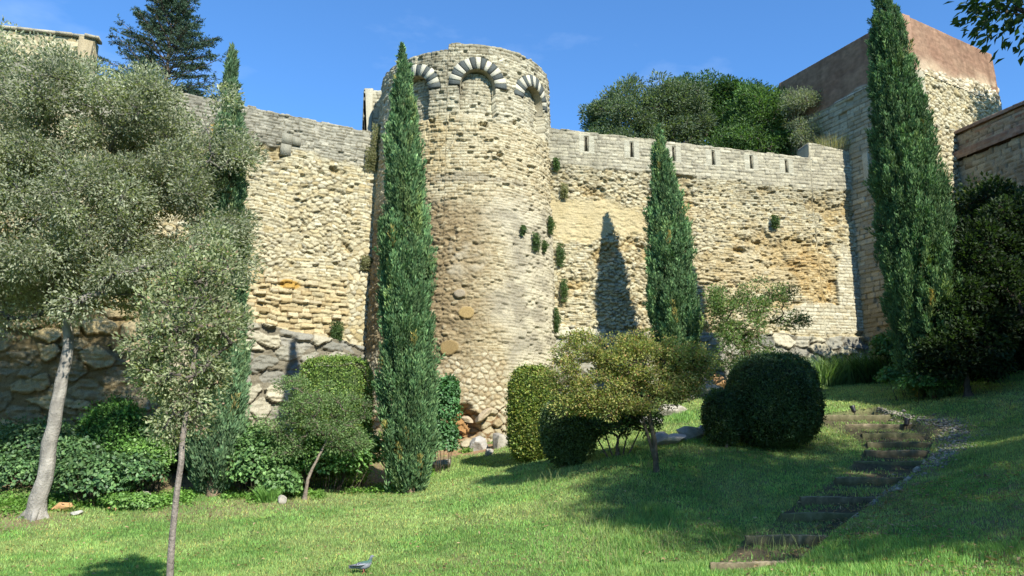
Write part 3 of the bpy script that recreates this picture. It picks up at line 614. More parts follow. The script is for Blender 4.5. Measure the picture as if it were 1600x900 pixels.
def skeleton(trunk, targets, r, r_tip=.012, r_base=.2, sub=3, wob=.12):
    """grow branches from the trunk polyline to every target; returns segments with radii"""
    nodes = [np.array(p, float) for p in trunk]; par = [-1]+list(range(len(trunk)-1)); m0 = len(trunk)
    start = m0//2
    order = np.argsort(np.linalg.norm(targets-nodes[m0-1], axis=1)); tips = {}
    for ti in order:
        t = targets[ti]; A = np.array(nodes[start:]); dv = t-A; dist = np.linalg.norm(dv, axis=1); cost = dist+.6*np.maximum(0, A[:, 2]-t[2]+.1*dist)
        k = int(np.argmin(cost))+start; p = nodes[k]; last = k
        for q in range(1, sub+1):
            f = q/sub; pt = p*(1-f)+t*f+(r.normal(size=3)*wob*dist[k-start]*math.sin(math.pi*f)); pt[2] -= .06*dist[k-start]*math.sin(math.pi*f)
            nodes.append(pt); par.append(last); last = len(nodes)-1
        tips[ti] = last
    cnt = np.zeros(len(nodes)); 
    for t in tips.values(): cnt[t] += 1
    for i in range(len(nodes)-1, 0, -1): cnt[par[i]] += cnt[i]
    rad = r_tip*np.maximum(cnt, .6)**.48; N_ = np.array(nodes); par = np.array(par)
    return N_, par, rad, m0
def bark_col(n, r, base): return np.array(base)*r.uniform(.8, 1.2, (n, 1))
def tree(name, label, cat, trunk, r_trunk, ells, M, rc, nl, Ls, Ws, cols, seed, group=None, mat=None, bark=(.22, .19, .15), flat=.75, wts=None, twigs=4, shell=.45, r_tip=.012, droop=0., out=.8, flare=1.6, root_extra=None, bark_mat=None):
    r = np.random.default_rng(seed); trunk = np.array(trunk, float); base = trunk[0]
    root = thing(name, label, cat, base, group)
    T = in_ells(ells, M, r, shell); N_, par, rad, m0 = skeleton(trunk, T, r, r_tip)
    V1, F1 = None, None; mb = MB()
    # trunk lofted smooth
    ts = np.linspace(0, 1, 14); kx = np.linspace(0, 1, len(trunk)); pts = np.stack([np.interp(ts, kx, trunk[:, i]) for i in range(3)], 1)
    pts[1:-1] += r.normal(size=(12, 3))*r_trunk*.12; rr_ = r_trunk*(1-.45*ts)*(1+(flare-1)*np.exp(-ts*14)); rr_[-1] *= .8
    pts = np.concatenate([[pts[0]-[0, 0, .25]], pts]); rr_ = np.concatenate([[rr_[0]*1.15], rr_]); Vt, Ft = loft(pts, rr_, 14)
    Vt = Vt+r.normal(size=Vt.shape)*r_trunk*.03; mb.add(Vt, Ft, bark_col(len(Vt), r, bark))
    if root_extra:
        for b0, b1, ra, rb_ in root_extra: Vb, Fb = loft(np.linspace(b0, b1, 5), np.linspace(ra, rb_, 5), 10); mb.add(Vb, Fb, bark)
    obj('trunk', mb.mesh('trunk', True), bark_mat or M_BARK, root)
    idx = np.arange(m0, len(N_)); A = N_[par[idx]]; B = N_[idx]; ra = np.minimum(rad[idx]*1.0, r_trunk*.6); rb_ = np.minimum(rad[idx]*.9, r_trunk*.6)
    Vb, Fb = tube_vf(A, B, ra, rb_, 6); mb = MB(); mb.add(Vb, Fb, bark_col(len(Vb), r, np.array(bark)*.6))
    if twigs:
        k = np.repeat(np.arange(M), twigs); E = T[k]+rsph(len(k), r)*rc*np.array([1, 1, flat])*r.uniform(.5, 1, (len(k), 1)); Vb, Fb = tube_vf(T[k], E, .006, .003, 3); mb.add(Vb, Fb, bark_col(len(Vb), r, np.array(bark)*.8))
    obj('branches', mb.mesh('branches'), bark_mat or M_BARK, root)
    k = np.repeat(np.arange(M), nl); n = len(k); d = rsph(n, r); t = r.random(n)**.45; cr = r.uniform(.7, 1.25, M)[k]
    Pp = T[k]+d*(t*rc*cr)[:, None]*np.array([1, 1, flat]); cc = np.array([np.mean([e[0] for e in ells], axis=0)])
    D = unit(d*out+rsph(n, r)*.7+unit(Pp-cc)*.3+np.array([0, 0, .15-droop])); Nn = unit(rsph(n, r)+np.array([0, 0, .8]))
    C = leafcol(n, r, cols, wts)*r.uniform(.8, 1.2, (M, 1))[k]
    Vl, Fl, Cl = leaf_quads(Pp, D, Nn, Ls*r.uniform(.7, 1.2, n), Ws*r.uniform(.7, 1.2, n), C)
    obj('crown', mesh_np('crown', Vl, Fl, Cl), mat or M_LEAF, root)
    return root
def cypress(label, base, top, prof, seed, n_spray=1500, group='tall columnar cypress trees', nb=60, cols=None, L=.125, W=.032, slen=(.35, .8), trunk_r=.16, bulge=.12):
    """prof: list of (fraction of height, radius)"""
    r = np.random.default_rng(seed); base = np.array(base, float); top = np.array(top, float); root = thing('cypress_tree', label, 'cypress', base, group)
    cols = cols or [(.09, .175, .07), (.115, .21, .085), (.065, .135, .058), (.15, .24, .095)]
    ts = np.linspace(0, .93, 12); pts = base+(top-base)*ts[:, None]; pts = np.concatenate([[base-[0, 0, .3]], pts]); Vt, Ft = loft(pts, np.concatenate([[trunk_r*1.2], trunk_r*(1-.85*ts)]), 10)
    mb = MB(); mb.add(Vt, Ft, (.2, .15, .1)); obj('trunk', mb.mesh('trunk', True), M_BARK, root)
    pf = np.array(prof); Hh = np.linalg.norm(top-base)
    tt = np.linspace(pf[0, 0], 1, 400); rr_ = np.interp(tt, pf[:, 0], pf[:, 1]); w_ = rr_+.05; f = r.choice(tt, n_spray, p=w_/w_.sum())+r.uniform(-.002, .002, n_spray)
    ang = r.uniform(0, 2*math.pi, n_spray); rad = np.interp(f, pf[:, 0], pf[:, 1])
    lump = 1+bulge*2.6*(fbm(ang*1.9+np.cos(ang), f*Hh*.8, seed, 3)-.5)+bulge*1.6*(fbm(ang*4, f*Hh*2, seed+1, 2)-.5)
    q = r.random(n_spray); ins = np.where(q < .25, r.uniform(.25, .7, n_spray), r.uniform(.74, 1.02, n_spray)); rd = rad*lump*ins
    sl_ = r.uniform(*slen, n_spray)*np.clip(rad/np.max(pf[:, 1])+.35, .4, 1.)
    out = np.stack([np.cos(ang), np.sin(ang), 0*ang], 1); axp = base+(top-base)*f[:, None]
    dirv = unit(np.array([0, 0, 1.])+out*r.uniform(.05, .38, (n_spray, 1))+rsph(n_spray, r)*.12)
    wild = r.random(n_spray) < .035; dirv[wild] = unit(dirv[wild]+out[wild]*.8)
    B0 = axp+out*rd[:, None]-dirv*sl_[:, None]*.5
    k = np.repeat(np.arange(n_spray), nb); n = len(k); s = r.random(n)**.8; wsp = (.085*sl_/.5)[k]*(np.sin(np.clip(s, 0, 1)*math.pi*.85+.35))
    side = rsph(n, r); Pp = B0[k]+dirv[k]*(s*sl_[k])[:, None]+side*wsp[:, None]*r.uniform(.3, 1, (n, 1))
    D = unit(dirv[k]*1.1+side*.55+rsph(n, r)*.25); C = leafcol(n, r, cols)*r.uniform(.6, 1.35, (n_spray, 1))[k]*(.7+.5*s)[:, None]; pt_ = fbm(ang*1.5+seed, f*Hh*.9, seed+7, 3)[k][:, None]; C = C*(.7+.6*pt_); C = C*lerp([1.0, 1., 1.], [1.45, 1.1, .9], ss(.6, .8, pt_[:, 0]))
    dead = (r.random(n_spray) < .012)[k]; C[dead] = C[dead]*[2.2, 1.1, .8]
    Vl, Fl, Cl = leaf_quads(Pp, D, rsph(n, r), L*r.uniform(.6, 1.2, n), W*r.uniform(.7, 1.3, n), C)
    obj('foliage', mesh_np('foliage', Vl, Fl, Cl), M_NEEDLE, root)
    return root
def super_pt(n, r, rad, e=2.6):
    d = rsph(n, r); s = (np.abs(d[:, 0])**e+np.abs(d[:, 1])**e+np.abs(d[:, 2])**e)**(-1/e); p = d*s[:, None]
    return p*np.array(rad), unit(np.sign(p)*np.abs(p)**(e-1)/np.array(rad))
def topiary(name, label, c, rad, seed, cols, n=26000, L=.05, W=.032, e=2.6, lump=.075, mat=None, group='clipped round shrubs', cat='shrub', core=True, fuzz=.05, stems=True, cut=None):
    """clipped evergreen: an added opaque core, coloured as inner shade, under a coat of leaves"""
    r = np.random.default_rng(seed); c = np.array(c, float); gz = g1(c[0], c[1]); root = thing(name, label, cat, (c[0], c[1], gz), group)
    def lm(p): return 1+lump*2*(fbm(p[:, 0]*1.7+p[:, 2]*1.3+seed, p[:, 1]*1.7+p[:, 2]*1.9, seed, 4)-.5)
    if core:
        u = np.linspace(0, 2*math.pi, 41)[:-1]; v = np.linspace(-math.pi/2, math.pi/2, 21); U_, V_ = np.meshgrid(u, v); d = np.stack([np.cos(V_)*np.cos(U_), np.cos(V_)*np.sin(U_), np.sin(V_)], -1).reshape(-1, 3)
        s = (np.abs(d)**e).sum(1)**(-1/e); p = d*s[:, None]*np.array(rad)*.88; p = p*lm(p)[:, None]+c
        i = np.arange(20)[:, None]*40+np.arange(40)[None]; j = np.arange(20)[:, None]*40+(np.arange(40)[None]+1) % 40; Fq = np.stack([i, j, j+40, i+40], -1).reshape(-1, 4)
        obj('shade_core', mesh_np('shade_core', p, Fq, np.tile(np.array(cols[0])*.45, (len(p), 1))), M_LEAF, root)  # darkened leaf colour stands in for shade between the leaves
    if stems:
        mb = MB()
        for q in range(5):
            a = r.uniform(0, 6.28); b0 = np.array([c[0]+.12*math.cos(a), c[1]+.12*math.sin(a), gz-.15]); b1 = c+np.array([math.cos(a)*rad[0]*.5, math.sin(a)*rad[1]*.5, -.1]); Vs, Fs_ = loft(np.linspace(b0, b1, 5)+r.normal(size=(5, 3))*.02, [.04, .035, .03, .028, .02], 7); mb.add(Vs, Fs_, (.2, .16, .12))
        obj('stem', mb.mesh('stem', True), M_BARK, root)
    p, nn_ = super_pt(n, r, rad, e); p = p*lm(p)[:, None]; fz = r.exponential(fuzz*.5, n)-fuzz*.7+fuzz*1.6*(fbm(p[:, 0]*6+seed, p[:, 2]*6+p[:, 1]*5, seed+9, 2)-.5); sh_ = r.random(n) < .012; fz[sh_] += r.uniform(.03, .11, int(sh_.sum())); P_ = c+p+nn_*fz[:, None]
    D = unit(nn_*.6+rsph(n, r)*.8+[0, 0, .25]); Nn = unit(nn_+rsph(n, r)*.7); cl = fbm(P_[:, 0]*5, P_[:, 2]*5+P_[:, 1]*4, seed+5, 3)
    C = leafcol(n, r, cols)*(.65+.7*cl)[:, None]; Vl, Fl, Cl = leaf_quads(P_, D, Nn, L*r.uniform(.7, 1.3, n), W*r.uniform(.7, 1.3, n), C)
    obj('foliage', mesh_np('foliage', Vl, Fl, Cl), mat or M_GLEAF, root); return root
def ivy(name, label, ells, n, seed, cols, L=.09, W=.085, group=None, cat='ivy', mat=None, sub=60):
    """a heap of climbing leaves in tiers over stems, sitting on the ground"""
    r = np.random.default_rng(seed); c0 = np.mean([e[0] for e in ells], axis=0); root = thing(name, label, cat, (c0[0], c0[1], g1(c0[0], c0[1])), group)
    K = in_ells(ells, sub, r, .6); vol = np.array([np.prod(e[1]) for e in ells])**.67; ke = r.choice(len(ells), n, p=vol/vol.sum()); c = np.array([e[0] for e in ells])[ke]; rad = np.array([e[1] for e in ells])[ke]
    d = rsph(n, r); d[:, 2] = np.where(d[:, 2] < -.3, -d[:, 2], d[:, 2]); p = c+d*rad*(r.uniform(.66, 1.06, n)+.7*(fbm(d[:, 0]*2.6+c[:, 0], d[:, 2]*2.6+d[:, 1]*2, seed, 4)-.5)+np.where(r.random(n) < .05, r.exponential(.14, n), 0))[:, None]
    ins = np.zeros(n, bool)
    for e in ells: ins |= (((p-e[0])/np.array(e[1]))**2).sum(1) < .36
    p = p[~ins]; d = d[~ins]; n = len(p); gz = G(p[:, 0], p[:, 1]); p[:, 2] = np.maximum(p[:, 2], gz+r.uniform(.01, .12, n))
    D = unit(rsph(n, r)*.7+[0, 0, -.5]+d*.5); Nn = unit(d+rsph(n, r)*.5+[0, 0, .35]); C = leafcol(n, r, cols)*(.7+.6*fbm(p[:, 0]*3, p[:, 2]*3, seed+3, 3))[:, None]
    Vl, Fl, Cl = leaf_quads(p, D, Nn, L*r.uniform(.45, 1.35, n), W*r.uniform(.45, 1.3, n), C, .15); obj('foliage', mesh_np('foliage', Vl, Fl, Cl), mat or M_GLEAF, root)
    mb = MB(); b0 = np.stack([K[:, 0], K[:, 1], G(K[:, 0], K[:, 1])-.1], 1)*.6+np.array([c0[0], c0[1], g1(c0[0], c0[1])-.1])*.4; b0[:, 2] = G(b0[:, 0], b0[:, 1])-.1; Vb, Fb = tube_vf(b0, K, .012, .005, 5); mb.add(Vb, Fb, (.08, .065, .045))
    obj('stem', mb.mesh('stem'), M_BARK, root); return root
def tuft(name, label, c, n, h, spread, seed, cols, lean=.5, w=.02, cat='plant', group=None, hang=0., nrm=None, single=True):
    """grassy or feathery clump: arching blades from a crown; single mesh"""
    r = np.random.default_rng(seed); c = np.array(c, float); a = r.uniform(0, 6.28, n); q = r.random(n)**.5*spread; b = c+np.stack([np.cos(a)*q, np.sin(a)*q*.7, 0*a], 1)
    if nrm is None: b[:, 2] = G(b[:, 0], b[:, 1])-.02
    up = np.array([0, 0, 1.-hang]); D = unit(up+np.stack([np.cos(a), np.sin(a), 0*a], 1)*lean*r.random((n, 1))+rsph(n, r)*.25+(0 if nrm is None else np.array(nrm)*.8)); hh = h*r.uniform(.5, 1.1, n)
    S = unit(np.cross(D, rsph(n, r))); m1 = b+D*hh[:, None]*.55; D2 = unit(D+np.stack([np.cos(a), np.sin(a), -.5+0*a], 1)*.4); m2 = m1+D2*hh[:, None]*.5; ww = (w*r.uniform(.6, 1.3, n))[:, None]
    V = np.stack([b-S*ww*.4, b+S*ww*.4, m1+S*ww*.5, m1-S*ww*.5, m2], 1).reshape(-1, 3); i = np.arange(n)*5
    C = np.repeat(leafcol(n, r, cols), 5, axis=0); me = mesh_np(name, V, [np.stack([i, i+1, i+2, i+3], 1), np.stack([i+3, i+2, i+4], 1)], C); o = obj(name, me, M_GRASS)
    return tag(o, label, cat, group)
def rock(name, label, c, size, seed, col=(.45, .42, .36), rotz=0., cat='rock', group=None, e=3.2, amp=.25, parent=None, mat=None, tilt=0.):
    r = np.random.default_rng(seed); nu, nv = 48, 28; u = np.linspace(0, 2*math.pi, nu+1)[:-1]; v = np.linspace(-math.pi/2, math.pi/2, nv); U_, V_ = np.meshgrid(u, v)
    d = np.stack([np.cos(V_)*np.cos(U_), np.cos(V_)*np.sin(U_), np.sin(V_)], -1).reshape(-1, 3); s = (np.abs(d)**e).sum(1)**(-1/e); p = d*s[:, None]
    # chipped planes
    for q in range(18):
        nn_ = rsph(1, r)[0]; k = r.uniform(.55, .92); t = p@nn_; p = p-np.where(t > k, t-k, 0)[:, None]*nn_
    p = p*(1+amp*.5*(fbm(p[:, 0]*2.3+seed, p[:, 1]*2.3+p[:, 2]*2.9, seed, 5)-.5))[:, None]; p = p*np.array(size)
    ca, sa = math.cos(rotz), math.sin(rotz); ct, st_ = math.cos(tilt), math.sin(tilt); p = np.stack([p[:, 0]*ct+p[:, 2]*st_, p[:, 1], -p[:, 0]*st_+p[:, 2]*ct], 1); p = np.stack([p[:, 0]*ca-p[:, 1]*sa, p[:, 0]*sa+p[:, 1]*ca, p[:, 2]], 1)+np.array(c)
    i = np.arange(nv-1)[:, None]*nu+np.arange(nu)[None]; j = np.arange(nv-1)[:, None]*nu+(np.arange(nu)[None]+1) % nu; Fq = np.stack([i, j, j+nu, i+nu], -1).reshape(-1, 4)
    cc = np.array(col)*(.7+.6*fbm(p[:, 0]*4, p[:, 2]*4+p[:, 1]*3, seed+1, 4))[:, None]; o = obj(name, mesh_np(name, p, Fq, cc), mat or M_ROCK, parent)
    return tag(o, label, cat, group) if label else o
def gp(px, Y, py=600):                                    # ground point under a pixel column at depth Y
    k = P(px, py, 1.)[0]; return np.array([k*Y, Y, g1(k*Y, Y)])
def E(px, py, Y, rx, ry, rz): return (P(px, py, Y), (rx, ry, rz))

OLIVE = [(.23, .25, .165), (.27, .29, .195), (.185, .21, .135), (.33, .345, .24)]
# --- the large grey-green tree at the left
b = gp(58, 17., 795); tr_ = [b, P(74, 715, 17.05), P(92, 620, 17.1), P(106, 550, 17.2), P(104, 490, 17.3)]
el = [E(60, 200, 18, 2.6, 2.2, 1.9), E(60, 360, 17.5, 2.7, 2.2, 1.9), E(-60, 300, 17.5, 2.5, 2.2, 3.), E(180, 220, 18.2, 2.0, 1.9, 1.8), E(280, 230, 18.4, 1.55, 1.6, 1.7), E(200, 370, 17.8, 2.1, 1.9, 1.7), E(300, 340, 18.2, 1.3, 1.5, 1.5), E(130, 440, 17.2, 1.9, 1.7, .9), E(40, 110, 18.2, 1.0, 1.2, .9),
      E(335, 290, 18.2, 1.0, 1.1, 1.6), E(340, 200, 18.2, .75, 1., .9), E(335, 400, 18, .75, 1., 1.0), E(200, 160, 18.2, 1.3, 1.2, .8), E(20, 450, 17.2, 1.5, 1.5, .8), E(250, 440, 17.8, 1.3, 1.3, .7)]
tree('broadleaf_tree', 'big grey green tree with leaning pale grey trunk filling the left of the photo', 'tree', tr_, .165, el, 400, .55, 430, .095, .042, OLIVE, 21, mat=M_LEAF, bark=(.27, .25, .215), shell=.55, r_tip=.011, twigs=7, droop=.15, flare=1.3,
     root_extra=[(b+[.02, 0, .3], b+[-.38, -.1, -.12], .10, .04), (b+[.03, 0, .3], b+[.1, -.34, -.14], .10, .04), (b+[.03, 0, .25], b+[.30, .0, -.12], .09, .04)])
# --- young staked-looking sapling near the camera
b = gp(262, 8.7, 960); tr_ = [b, P(268, 850, 8.72), P(283, 710, 8.75), P(290, 640, 8.8), P(310, 520, 8.8), P(325, 430, 8.8)]
el = [E(285, 570, 8.9, .50, .5, .42), E(300, 490, 8.95, .6, .55, .45), E(325, 420, 9., .38, .4, .35), E(275, 650, 8.85, .22, .22, .2), E(230, 540, 8.8, .25, .25, .25), E(345, 510, 8.95, .25, .3, .35), E(335, 385, 9., .15, .2, .35), E(280, 665, 8.85, .26, .26, .2), E(300, 610, 8.9, .4, .4, .3)]
tree('young_tree', 'thin young tree with sparse grey green crown nearest the camera', 'tree', tr_, .037, el, 190, .16, 75, .052, .028, [(.27, .30, .17), (.32, .35, .21), (.21, .25, .13), (.40, .28, .20)], 22, bark=(.22, .19, .16), wts=[.4, .35, .21, .04], r_tip=.0045, twigs=4, flare=1.1)
# --- cypresses
cypress('slim cypress rising behind the big grey tree, leftmost of the cypresses', gp(332, 19, 795), P(363, 74, 19), [(.015, .2), (.05, .58), (.12, .60), (.25, .58), (.4, .50), (.6, .42), (.75, .34), (.88, .17), (.96, .06), (1, .01)], 31, 1600,
        cols=[(.10, .18, .085), (.125, .21, .10), (.075, .14, .07), (.15, .23, .11)])
cypress('tall dense cypress standing in front of the round tower', gp(640, 20, 770), P(628, 76, 20), [(.012, .25), (.04, .54), (.12, .62), (.3, .64), (.45, .60), (.6, .52), (.72, .42), (.85, .26), (.94, .11), (1, .01)], 32, 2200, bulge=.2)
b3 = gp(1062, 27, 560)
cypress('shorter cypress against the right curtain wall casting a narrow shadow on it', b3, P(1028, 200, 27), [(.02, .3), (.1, .66), (.25, .78), (.4, .72), (.55, .66), (.7, .52), (.82, .35), (.92, .17), (1, .01)], 33, 1900, bulge=.26)
for (px, py, rr_, s_) in [(1018, 470, .28, 1), (1090, 490, .35, 2)]:
    pass
cypress('tallest cypress, hiding the corner of the square tower', gp(1455, 22.7, 565), P(1378, -28, 22.5), [(.0, .45), (.05, .85), (.2, .95), (.4, .95), (.55, .84), (.68, .70), (.8, .54), (.9, .35), (.97, .14), (1, .02)], 34, 2800, bulge=.18,
        cols=[(.075, .15, .055), (.095, .18, .065), (.055, .115, .045), (.12, .20, .07)])
# --- trees on the terrace behind the walls
def terr(px, Y, py=200): k = P(px, py, 1.)[0]; return np.array([k*Y, Y, 12.2])
def bgtree(label, px, Y, el, M, cols, seed, rc=.6, nl=260, L=.16, W=.07, **k):
    b = terr(px, Y); top = np.array([b[0]+.2, b[1], 14.6]); tree('broadleaf_tree', label, 'tree', [b, (b+top)/2+[.1, 0, 0], top], .22, el, M, rc, nl, L, W, cols, seed, group='trees on the terrace behind the wall', **k)
GG = [(.11, .15, .085), (.15, .19, .11), (.08, .115, .065)]; DG = [(.05, .10, .035), (.07, .13, .045), (.04, .08, .03)]; BG = [(.085, .155, .05), (.115, .195, .065), (.065, .12, .042)]
bgtree('grey green tree behind the wall just right of the round tower, with pale rounded crown', 985, 37, [E(985, 195, 37, 2.3, 2.2, 1.7), E(1010, 160, 37, 1.9, 1.8, 1.1), E(940, 190, 37, 1.1, 1.2, .7), E(1060, 180, 36.5, 1.6, 1.6, 1.5), E(1000, 240, 36, 3., 1.5, 1.2)], 190, GG, 41)
bgtree('dark green pointed tree behind the wall, middle of the terrace trees', 1120, 39, [E(1110, 165, 39, 2.2, 2., 1.5), E(1105, 140, 39, .8, .9, .6), E(1150, 175, 39, 1.8, 1.8, 1.3), E(1070, 155, 39, 1.4, 1.2, 1.0), E(1130, 215, 38, 3., 1.5, 1.4)], 180, DG, 42)
bgtree('bright green bushy tree behind the right half of the wall', 1200, 36, [E(1200, 190, 36, 2.0, 1.8, 1.4), E(1175, 160, 36, .7, .8, .7), E(1225, 165, 36, .8, .8, .7), E(1235, 205, 35.5, 1.2, 1.2, 1.1), E(1180, 230, 35, 2.2, 1.2, 1.1)], 150, BG, 43)
bgtree('small silvery olive tree beside the square tower on the terrace', 1262, 33.6, [E(1262, 180, 33.4, .95, .6, 1.2), E(1285, 200, 33.3, .7, .5, .9), E(1245, 158, 33.4, .5, .5, .5), E(1270, 225, 33.4, .8, .5, .8)], 80, [(.2, .23, .15), (.26, .28, .19), (.15, .18, .11)], 44, rc=.4, nl=150, L=.12, W=.03)
# the fir
def conifer(label, base, H_, R_, seed, cols):
    r = np.random.default_rng(seed); root = thing('fir_tree', label, 'fir tree', base); base = np.array(base, float); mb = MB(); Vt, Ft = loft(np.linspace(base-[0, 0, .3], base+[0, 0, H_*.98], 10), np.linspace(.22, .02, 10), 10); mb.add(Vt, Ft, (.18, .13, .1)); obj('trunk', mb.mesh('trunk', True), M_BARK, root)
    A = []; B = []; z = .18*H_
    while z < H_*.985:
        f = z/H_; nbr = r.integers(6, 9); a0 = r.uniform(0, 6.28)
        for q in range(nbr):
            a = a0+q*6.28/nbr+r.uniform(-.25, .25); l = R_*(1-f)**.62*r.uniform(.6, 1.15)+.12; p = base+[0, 0, z+r.uniform(-.1, .1)]; d = np.array([math.cos(a), math.sin(a), .12+.45*f+r.uniform(-.12, .12)]); A.append(p); B.append(p+d*l)
        z += r.uniform(.30, .42)
    A = np.array(A); B = np.array(B); mb = MB(); Vb, Fb = tube_vf(A, B, .035, .008, 5); mb.add(Vb, Fb, (.16, .12, .09))
    k = np.repeat(np.arange(len(A)), 26); t = r.uniform(.18, 1, len(k)); p = A[k]+(B-A)[k]*t[:, None]; dv = unit((B-A)[k]); side = unit(np.cross(dv, [0, 0, 1.]))*np.where(r.random(len(k)) < .5, 1, -1)[:, None]
    ll = (.15+.32*np.linalg.norm((B-A)[k], axis=1)*(1-t*.75))*r.uniform(.6, 1.1, len(k)); e = p+unit(dv*.8+side+[0, 0, -.15])*ll[:, None]; Vb, Fb = tube_vf(p, e, .008, .004, 3); mb.add(Vb, Fb, (.12, .11, .07)); obj('branches', mb.mesh('branches'), M_BARK, root)
    k2 = np.repeat(np.arange(len(p)), 16); s = r.random(len(k2)); pp = p[k2]+(e-p)[k2]*s[:, None]; dd_ = unit(unit((e-p)[k2])*.7+rsph(len(k2), r)*.8+[0, 0, .1]); Vl, Fl, Cl = leaf_quads(pp, dd_, rsph(len(k2), r), .13*r.uniform(.7, 1.3, len(k2)), .034*np.ones(len(k2)), leafcol(len(k2), r, cols)); obj('crown', mesh_np('crown', Vl, Fl, Cl), M_NEEDLE, root); return root
b = terr(262, 34, 100); tz = P(268, -4, 34)[2]; conifer('dark fir with whorled branches standing behind the left wall against the sky', b, tz-12.2, 4.3, 45, [(.045, .085, .05), (.06, .105, .06), (.035, .065, .04)])

# --- right hand side: trees in deep shade
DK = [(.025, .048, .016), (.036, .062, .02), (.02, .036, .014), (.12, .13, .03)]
b = gp(1560, 25.6, 585); el = [E(1565, 350, 25.5, 1.9, 1.7, 1.4), E(1525, 430, 25.5, 2.1, 1.7, 1.9), E(1590, 480, 25, 2.4, 1.7, 2.0), E(1490, 500, 25.8, 1.1, 1.1, 1.2), E(1560, 540, 25, 1.9, 1.4, 1.0), E(1645, 380, 25, 2.6, 1.8, 2.6), E(1590, 300, 25.4, .9, .9, .7), E(1500, 370, 25.4, .6, .8, .8), E(1545, 300, 25.5, .4, .5, .4)]
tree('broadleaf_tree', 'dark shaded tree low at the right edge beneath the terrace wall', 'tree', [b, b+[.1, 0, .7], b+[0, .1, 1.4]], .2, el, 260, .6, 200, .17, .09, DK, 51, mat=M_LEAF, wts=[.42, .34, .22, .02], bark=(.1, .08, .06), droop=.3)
# big overhanging tree out of frame on the right, one limb reaches in
b = np.array([15., 3.2, g1(15, 3.2)])
el = [((15.5, 4, 12.6), (6.5, 4.6, 4.4)), ((21.3, 6.8, 12.4), (4, 4, 4.4)), ((11.8, 3.2, 11), (3.2, 3., 2.9)), (P(1635, -30, 11), (.7, .9, .55)), (P(1600, 0, 11.2), (.5, .6, .32)), (P(1560, -15, 11.2), (.45, .5, .25)), (P(1650, 130, 11), (.2, .4, .2)), ((10.5, 8, 11.2), (1.6, 2.2, 1.4)), ((14.5, 1.7, 11.9), (3.8, 2.2, 2.4)), ((20.5, 10, 12.6), (3.2, 3, 3.2))]
tree('broadleaf_tree', 'overhanging dark leafy limb of a large tree in the top right corner', 'tree', [b, b+[.1, .1, 3], b+[.2, .2, 6], b+[0, .5, 8.5]], .38, el, 620, .75, 210, .17, .085, [(.04, .075, .025), (.055, .10, .03), (.03, .06, .02)], 52, bark=(.12, .1, .08), shell=.2, droop=.4, r_tip=.02)
b = np.array([23.5, 15, g1(23.5, 15)])
tree('broadleaf_tree', 'shade tree beyond the right edge of the lawn', 'tree', [b, b+[0, .1, 3], b+[.1, .1, 6]], .35, [((24.6, 13.5, 12.4), (3.2, 3.2, 3.8)), ((26, 14, 9), (3, 3, 4)), ((20.4, 18.2, 13.2), (2.8, 2.8, 3.5))], 300, .9, 110, .30, .14, DG, 53, bark=(.12, .1, .08), shell=.2, r_tip=.02)
b = np.array([25.5, 26.5, g1(25.5, 26.5)+6])
tree('broadleaf_tree', 'tree crown above the terrace wall beyond the right edge', 'tree', [b, b+[0, 0, 4], b+[0, 0, 8]], .3, [((24.8, 26.8, 19.5), (2.6, 2.4, 2.6))], 70, .7, 130, .25, .12, DG, 54, bark=(.12, .1, .08), r_tip=.02)

for (bx, by, el, sd, lb) in [(-9, -8, [((-9, -8, 8), (5, 4.5, 4.5))], 55, 'unseen tree added behind the viewer on the left to block sky light'), (9, -9, [((9, -9, 8.5), (5.5, 4.5, 4.8))], 56, 'unseen tree added behind the viewer on the right to block sky light'), (18.5, 17, [((18.5, 17, 6.5), (2.4, 3.5, 4))], 97, 'unseen dense tree added near the terrace wall to block sky light from the right'), (18, 10, [((18, 10, 5.5), (3, 4.2, 4.5))], 57, 'unseen low tree added beside the lawn beyond the right edge to block sky light'), (15.5, 4, [((15.5, 4, 4.6), (3, 3, 3.8))], 58, 'unseen low tree added right of the viewer to block sky light')]:  # unseen trees added to block sky light and deepen the lawn shade
    b = np.array([bx, by, g1(bx, by)]); tree('broadleaf_tree', lb, 'tree', [b, b+[0, .1, 2.5], b+[.1, .1, 5]], .35, el, 180, 1., 90, .36, .18, DG, sd, bark=(.12, .1, .08), shell=.3, r_tip=.02, twigs=0)
# --- small trees and shrubs in front of the walls
b = gp(1026, 17, 738); el = [E(950, 600, 17, .75, .8, .38), E(1010, 570, 17.1, 1.1, .9, .50), E(1070, 575, 17.2, .65, .7, .45), E(900, 555, 17, .45, .5, .28), E(900, 610, 16.9, .5, .55, .35), E(1000, 620, 16.8, .9, .7, .30), E(1060, 610, 16.9, .45, .5, .25), E(960, 545, 17.1, .8, .6, .3), E(880, 580, 16.9, .4, .5, .3), E(1085, 560, 17.1, .4, .5, .3), E(930, 625, 16.8, .5, .5, .25), E(885, 625, 16.8, .4, .5, .3), E(950, 640, 16.8, .45, .5, .25), E(1050, 600, 16.8, .5, .5, .3), E(1010, 540, 17, .6, .5, .25), E(900, 530, 17, .25, .3, .15)]
tree('small_tree', 'low spreading tree with yellowing reddish leaves in front of the right wall', 'tree', [b, P(1022, 690, 17), P(1014, 645, 17), P(1008, 620, 17)], .06, el, 380, .24, 110, .055, .032, [(.30, .30, .09), (.23, .28, .08), (.38, .32, .12), (.36, .22, .10), (.17, .23, .07)], 61, wts=[.3, .3, .18, .07, .15], bark=(.10, .085, .06), r_tip=.006, twigs=4, flat=.6, flare=1.3,
     root_extra=[(b+[.02, 0, .1], P(1000, 640, 17), .045, .025)])
